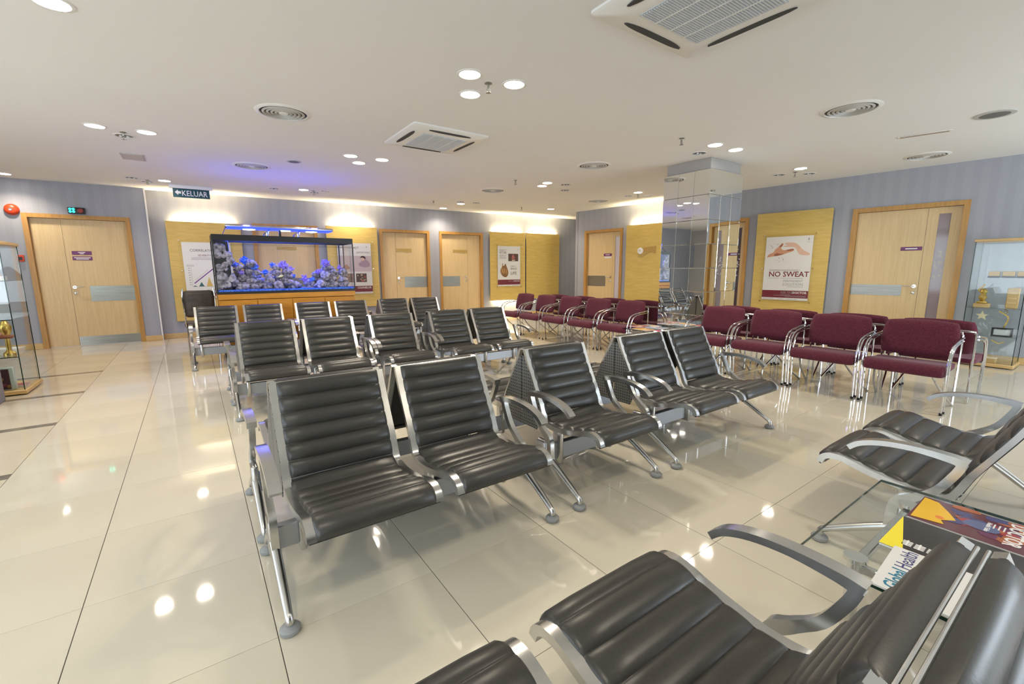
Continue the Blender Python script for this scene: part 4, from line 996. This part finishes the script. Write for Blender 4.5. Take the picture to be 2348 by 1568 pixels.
def heap(h, px0, px1, where):
    rr = random.Random(11 if px0 < 600 else 5); px = px0; k = 0
    while px < px1:
        z = 1.045; top = h(px)
        while z < top:
            r = rr.uniform(.062, .095)*(1 if z < 1.2 else .80)
            lump('reef_rock', px+rr.uniform(-4, 4), 5.85+rr.uniform(-.09, .09), z, r, rr.uniform(.75, 1.0), M['rock'], 'craggy reef rock in the %s pile of the aquarium' % where, 'rock', 'reef rocks of the %s pile' % where, 3, .55, int(px*7+z*100)); z += r*1.0
        px += 19
heap(lambda p: 1.09+.36*math.exp(-((p-565)/28)**2)+.30*math.exp(-((p-632)/24)**2), 532, 682, 'left')
heap(lambda p: 1.08+.34*math.exp(-((p-738)/22)**2)+.26*math.exp(-((p-772)/14)**2), 702, 786, 'right')
def branch_coral(px, z, r, m, label, n=34, seed=0, up=.3):
    rr = random.Random(seed); mb = MB()
    for k in range(n):
        d = Vector((rr.gauss(0, 1), rr.gauss(0, .8), rr.gauss(0, .8)+up)).normalized(); L = r*rr.uniform(.65, 1.1)
        e = Vector((rr.gauss(0, .25), rr.gauss(0, .25), .25))
        p0, p1, p2 = d*r*.15, d*L*.6, d*L+e*r*.25
        mb.tube([p0, p1, p2], [r*.11, r*.10, r*.075], 5)
    bm = bmesh.new(); bmesh.ops.create_icosphere(bm, subdivisions=2, radius=r*.5); bm.verts.index_update()
    mb.add([v.co[:] for v in bm.verts], [[v.index for v in f.verts] for f in bm.faces]); bm.free()
    o = mb.build('coral', m, None, 60, (X0+(px-505)/300*(X1-X0)+.02, 5.80+.04*math.sin(seed*1.7), z)); tag(o, label, 'coral', 'corals in the aquarium')
B_, V_ = M['coral_blue'], M['coral_violet']
for k, (px, z, r, mm, lab_) in enumerate([
        (562, 1.43, .085, B_, 'blue branching coral crowning the left rock pile'), (543, 1.37, .060, B_, 'blue branching coral on the left flank of the left pile'), (582, 1.33, .060, B_, 'blue branching coral right of the crown of the left pile'),
        (602, 1.25, .062, B_, 'blue branching coral low between the two humps of the left pile'), (620, 1.37, .055, B_, 'small dome of blue coral on the second hump'), (640, 1.36, .085, V_, 'pale violet coral spreading over the second hump'),
        (655, 1.30, .070, V_, 'pale violet coral on the right slope of the second hump'), (662, 1.19, .055, B_, 'blue coral low at the right foot of the left pile'), (688, 1.15, .075, V_, 'open branching violet coral between the two piles'),
        (738, 1.40, .085, V_, 'broad violet coral crowning the right rock pile'), (722, 1.26, .060, V_, 'violet coral on the left slope of the right pile'), (775, 1.33, .050, V_, 'small violet coral at the right end of the right pile'),
        (705, 1.14, .050, B_, 'blue coral low at the left foot of the right pile'), (552, 1.26, .050, V_, 'violet coral midway up the left pile'), (752, 1.20, .055, V_, 'violet coral midway up the right pile')]):
    branch_coral(px, z, r, mm, lab_, 34, k+1)
f = MB().lathe([(.001, -.045), (.014, -.02), (.018, .005), (.010, .03), (.004, .045)], 12).build('fish', M['fish'], None, 60, (1.62, 5.72, 1.20)); f.rotation_euler = (0, 1.3, 0)
tag(f, 'small pale yellow fish swimming in the aquarium', 'fish')
# light bar over the tank
t = thing('aquarium_light', 'slim light bar with blue lamps on arched legs over the aquarium', 'lamp', (1.71, 5.90, Z1))
MB().bbox(-.77, .77, -.13, .13, .110, .165, .02, 2).build('housing', M['alu'], t)
for s in (-1, 1): MB().box(-.75, .75, s*.131-.002, s*.131+.002, .108, .132).build('blue_strip', M['blue_led'], t, 0)
MB().box(-.74, .74, -.12, .12, .106, .110).build('blue_strip', M['blue_led'], t, 0)
for x in (-.45, .05, .45): MB().lathe([(.085, .1055), (.085, .100), (.06, .097)], 20, (x, 0, 0)).build('lens', M['white_led'], t)
for x in (-.17, .27):
    MB().tube(smooth_path([(x-.06, -.24, .0), (x-.055, -.20, .06), (x-.02, -.10, .10), (x, 0, .115), (x-.02, .10, .10), (x-.055, .20, .06), (x-.06, .24, .0)], 4), .014).build('arched_leg', M['chrome'], t)
MB().bbox(-.06, -.03, -.16, -.13, .005, .10, .004, 1).build('clamp', M['black'], t)
for k, x in enumerate((-.5, 0, .5)):
    l = bpy.data.lights.new('aquarium_beam', 'AREA'); l.shape = 'RECTANGLE'; l.size = .4; l.size_y = .2; l.energy = 9; l.color = (.03, .10, 1.0)
    o = bpy.data.objects.new('aquarium_beam', l); C.objects.link(o); o.parent = t; o.location = (x, 0, .09)
for x in (-.5, .5):
    l = bpy.data.lights.new('ceiling_glow_fill', 'POINT'); l.energy = 8; l.color = (.06, .06, 1.0); l.shadow_soft_size = .05  # added point lamps for the blue light scattered up onto the ceiling
    o = bpy.data.objects.new('ceiling_glow_fill', l); C.objects.link(o); o.parent = t; o.location = (x, -.17, .19)
cb = MB().tube(smooth_path([(.952, 5.78, 1.95), (.93, 5.75, 1.90), (.90, 5.70, 1.83), (.89, 5.66, 1.815)], 4), .005).build('power_cable', M['black'], None)
tag(cb, 'thin cable from the light bar to the left rim of the aquarium', 'cable')

# dark chair left of the aquarium
t = thing('lounge_chair', 'dark brown chair with a chrome edge beside the left end of the aquarium stand', 'chair', (.525, 6.02, 0), 0.0)
MB().bbox(-.20, .20, -.05, .05, .60, 1.0, .06, 4).build('backrest', M['brown'], t)
MB().bbox(-.21, .21, .0, .42, .44, .52, .03, 3).build('seat', M['brown'], t)
for s in (-1, 1):
    MB().tube(smooth_path([(s*.19, -.075, 1.03), (s*.20, -.085, .90), (s*.195, -.06, .70), (s*.19, 0, .46)], 4), .010).build('back_tube', M['chrome'], t)
    for y in (.02, .40): MB().tube([(s*.18, y, .45), (s*.19, y, .0)], .011).build('leg', M['chrome'], t)

# ------------------------------------------------------------------ glass display cabinets
def cabinet(loc, sx, sy, h, label, shelves, rotz=0):
    t = thing('display_cabinet', label, 'cabinet', loc, rotz)
    MB().bbox(-sx/2-.02, sx/2+.02, -sy/2-.02, sy/2+.02, .012, .055, .006, 1).build('base', M['base_wood'], t)
    MB().box(-sx/2+.03, sx/2-.03, -sy/2+.03, sy/2-.03, 0, .013).build('plinth', M['black'], t, 0)
    MB().bbox(-sx/2-.015, sx/2+.015, -sy/2-.015, sy/2+.015, h-.035, h, .005, 1).build('top_board', M['base_wood'], t)
    for a in ((-sx/2, sx/2, -sy/2, -sy/2+.006), (-sx/2, sx/2, sy/2-.006, sy/2), (-sx/2, -sx/2+.006, -sy/2+.007, sy/2-.007), (sx/2-.006, sx/2, -sy/2+.007, sy/2-.007)):
        MB().box(a[0], a[1], a[2], a[3], .055, h-.035).build('glass_pane', M['glass'], t, 0)
    for x in (-sx/2, sx/2):
        for y in (-sy/2, sy/2): MB().box(x-.0035, x+.0035, y-.0035, y+.0035, .055, h-.035).build('glass_corner', M['glass_edge'], t, 0)
    for z in shelves:
        s = MB().box(-sx/2+.008, sx/2-.008, -sy/2+.008, sy/2-.008, z-.008, z).build('glass_shelf', M['glass'], t, 0)
        MB().box(-sx/2+.008, sx/2-.008, -sy/2+.006, -sy/2+.008, z-.008, z).build('shelf_edge', M['glass_edge'], s, 0)
    return t
LX, LY = -1.40, 4.80
cabinet((LX, LY, 0), .62, .58, 1.60, 'tall glass display cabinet at the left edge of the picture', (.41, .80, 1.20))
RX, RY_ = 9.13, -1.14
cabinet((RX, RY_, 0), .46, .50, 1.66, 'tall glass trophy cabinet at the right edge of the picture', (.41, .775, 1.165))
# things in the left cabinet
t = thing('model_house', 'red roofed ornament on a white slab on the upper cabinet shelf', 'ornament', (-1.30, 4.72, 1.20)); MB().bbox(-.19, .16, -.10, .10, 0, .045, .004, 1).build('slab', M['white'], t)
MB().prism([(-.10, .045), (.13, .045), (.04, .15)], 'y', -.07, .07).build('roof', ink('ornament_red', (.45, .08, .05)), t, 0)
t = thing('figurine', 'small golden figurine behind the clog in the left cabinet', 'ornament', (-1.20, 4.72, .41)); MB().lathe([(.05, 0), (.05, .02), (.02, .05), (.02, .20), (.045, .26), (.05, .30), (.03, .35), (.01, .37)], 14).build('body', M['gold'], t)
t = thing('leather_shoe', 'small brown clog ornament in the left cabinet', 'ornament', (-1.20, 4.60, .41)); MB().bbox(-.05, .05, -.03, .03, 0, .19, .02, 2).build('stand', M['acrylic'], t)
MB().bbox(-.09, .08, -.045, .045, .19, .225, .016, 3).build('sole', ink('clog_brown', (.30, .10, .05)), t); MB().bbox(-.09, .0, -.04, .04, .22, .25, .014, 3).build('upper', ink('clog_tan', (.50, .22, .12)), t)
t = thing('paper_stack', 'stack of white papers on the lower cabinet shelf', 'papers', (-1.27, 4.88, .41))
for k in range(5): MB().box(-.13+.003*k, .13+.002*k, -.10, .10, .011*k, .011*k+.010).build('sheet', M['paper'], t, 0)
t = thing('carved_box', 'dark carved block in a pale frame at the bottom of the left cabinet', 'ornament', (-1.262, 4.60, .055)); MB().bbox(-.10, .10, -.03, .03, 0, .24, .008, 1).build('frame', ink('frame_mint', (.55, .62, .55)), t)
p = MB().bbox(-.085, .065, -.036, -.028, .01, .225, .004, 1).build('carving', ink('carving', (.07, .025, .03)), t)
for k in range(16):
    x, z = random.uniform(-.07, .05), random.uniform(.03, .205); MB().bbox(x-.014, x+.014, -.042, -.035, z-.016, z+.016, .005, 1).build('relief', random.choice((ink('carving_red', (.22, .04, .05)), ink('carving_gold', (.25, .13, .03)))), p)
for k, (cc, lb) in enumerate(((('booklet_orange', (.60, .25, .06)), 'orange booklet lying under the red one in the left cabinet'), (('booklet_red', (.48, .04, .06)), 'red booklet lying on top at the bottom of the left cabinet'))):
    t = thing('booklet', lb, 'booklet', (-1.165, 4.72, .055+.014*k), .1*k); MB().box(-.065, .065, -.05, .05, .001, .012).build('pages', M['paper'], t, 0); MB().box(-.067, .067, -.052, .052, .012, .014).build('cover', ink(*cc), t, 0)
# grey stand left of it
t = thing('grey_pedestal', 'grey pedestal cut off by the left edge of the picture', 'pedestal', (-1.445, 4.16, 0)); MB().bbox(-.26, .26, -.14, .14, 0, .78, .01, 1).build('body', M['grey_stand'], t); MB().bbox(-.28, .28, -.16, .16, .78, .80, .004, 1).build('top_plate', M['grey_stand'], t)
# trophies in the right cabinet
def at_r(dy, z, dx=0): return (RX-.06+dx, RY_+dy, z)
t = thing('gold_trophy', 'gold figure trophy on a wooden base on the second shelf', 'trophy', at_r(.13, .775), -PI/2)
MB().bbox(-.075, .075, -.06, .06, 0, .05, .005, 1).build('base', M['base_wood'], t); MB().bbox(-.05, .05, -.045, .045, .05, .08, .01, 2).build('plinth', M['gold'], t)
MB().lathe([(.02, .08), (.035, .11), (.045, .14), (.025, .17), (.04, .20), (.03, .235), (.008, .25)], 14).build('figure', M['gold'], t)
MB().tube([(-.03, 0, .19), (-.05, 0, .23), (-.015, 0, .27), (.0, 0, .30)], .010).build('raised_arm', M['gold'], t)
t = thing('wooden_plaque', 'upright pale wooden plaque on the second shelf', 'plaque', at_r(-.14, .775), -PI/2); MB().bbox(-.055, .055, -.02, .02, 0, .26, .006, 1).build('board', M['base_wood'], t)
for k in range(3): MB().box(-.035, .035, -.0215, -.02, .06+.06*k, .075+.06*k).build('inset', M['maple'], t, 0)
t = thing('star_trophy', 'cream star trophy on the third shelf', 'trophy', at_r(.11, .41), -PI/2)
MB().prism([((.062 if k % 2 == 0 else .027)*math.sin(k*PI/5), .25+(.062 if k % 2 == 0 else .027)*math.cos(k*PI/5)) for k in range(10)], 'y', -.012, .012).build('star', ink('trophy_cream', (.70, .62, .38)), t, 0)
MB().tube([(0, 0, .01), (0, 0, .20)], .006).build('stem', M['acrylic'], t); MB().bbox(-.05, .05, -.04, .04, 0, .02, .004, 1).build('base', M['acrylic'], t)
t = thing('swoosh_trophy', 'curved ribbon trophy with sparkling tip on the third shelf', 'trophy', at_r(-.10, .41), -PI/2)
MB().strip([(p[0], p[1]) for p in smooth_path([(.0, .10, 0), (-.03, .20, 0), (-.02, .26, 0), (.06, .32, 0)], 4)], .014, -.012, .012).build('ribbon', M['gold'], t).rotation_euler = (0, 0, PI/2)
for k in range(5): MB().lathe([(.001, -.012), (.01, 0), (.001, .012)], 8, (.02+random.uniform(-.05, .05), 0, .32+random.uniform(-.02, .03))).build('sparkle', M['alu'], t)
MB().bbox(-.05, .05, -.04, .04, 0, .10, .006, 1).build('base', M['acrylic'], t)
t = thing('framed_certificate', 'small dark framed certificate standing on the lowest cabinet shelf', 'frame', at_r(-.11, .41, -.12), -PI/2)
for a in ((-.095, .095, .0, .02), (-.095, .095, .095, .115), (-.095, -.075, .02, .095), (.075, .095, .02, .095)): MB().box(a[0], a[1], -.012, .012, a[2], a[3]).build('frame_bar', M['black'], t, 0)
MB().box(-.075, .075, -.004, .004, .02, .095).build('certificate', ink('certificate', (.62, .66, .68)), t, 0)
t = thing('check_trophy', 'thin golden tick shaped trophy at the bottom of the right cabinet', 'trophy', at_r(-.08, .055, -.05), -PI/2)
MB().strip([(-.055, .285), (-.01, .255), (.06, .295)], .012, -.01, .01).build('tick', M['gold'], t).rotation_euler = (0, 0, PI/2)
MB().bbox(-.05, .05, -.02, .02, 0, .245, .004, 1).build('block', M['acrylic'], t)
t = thing('gift_box', 'small pale wooden box at the bottom of the right cabinet', 'box', at_r(-.04, .055, -.10), -PI/2); MB().bbox(-.06, .06, -.05, .05, 0, .05, .004, 1).build('body', M['base_wood'], t); MB().bbox(-.062, .062, -.052, .052, .052, .075, .004, 1).build('lid', M['maple'], t)
for k, (dy, w) in enumerate(((.06, .10), (-.07, .11), (-.18, .07))):
    t = thing('award_block', '%s small award block on the top cabinet shelf' % ['left', 'middle', 'right'][k], 'award', at_r(dy, 1.165), -PI/2); MB().bbox(-w/2, w/2, -.03, .03, .018, .08, .006, 1).build('plate', M['base_wood'], t); MB().bbox(-w/2-.005, w/2+.005, -.035, .035, 0, .018, .003, 1).build('base', M['black'], t)
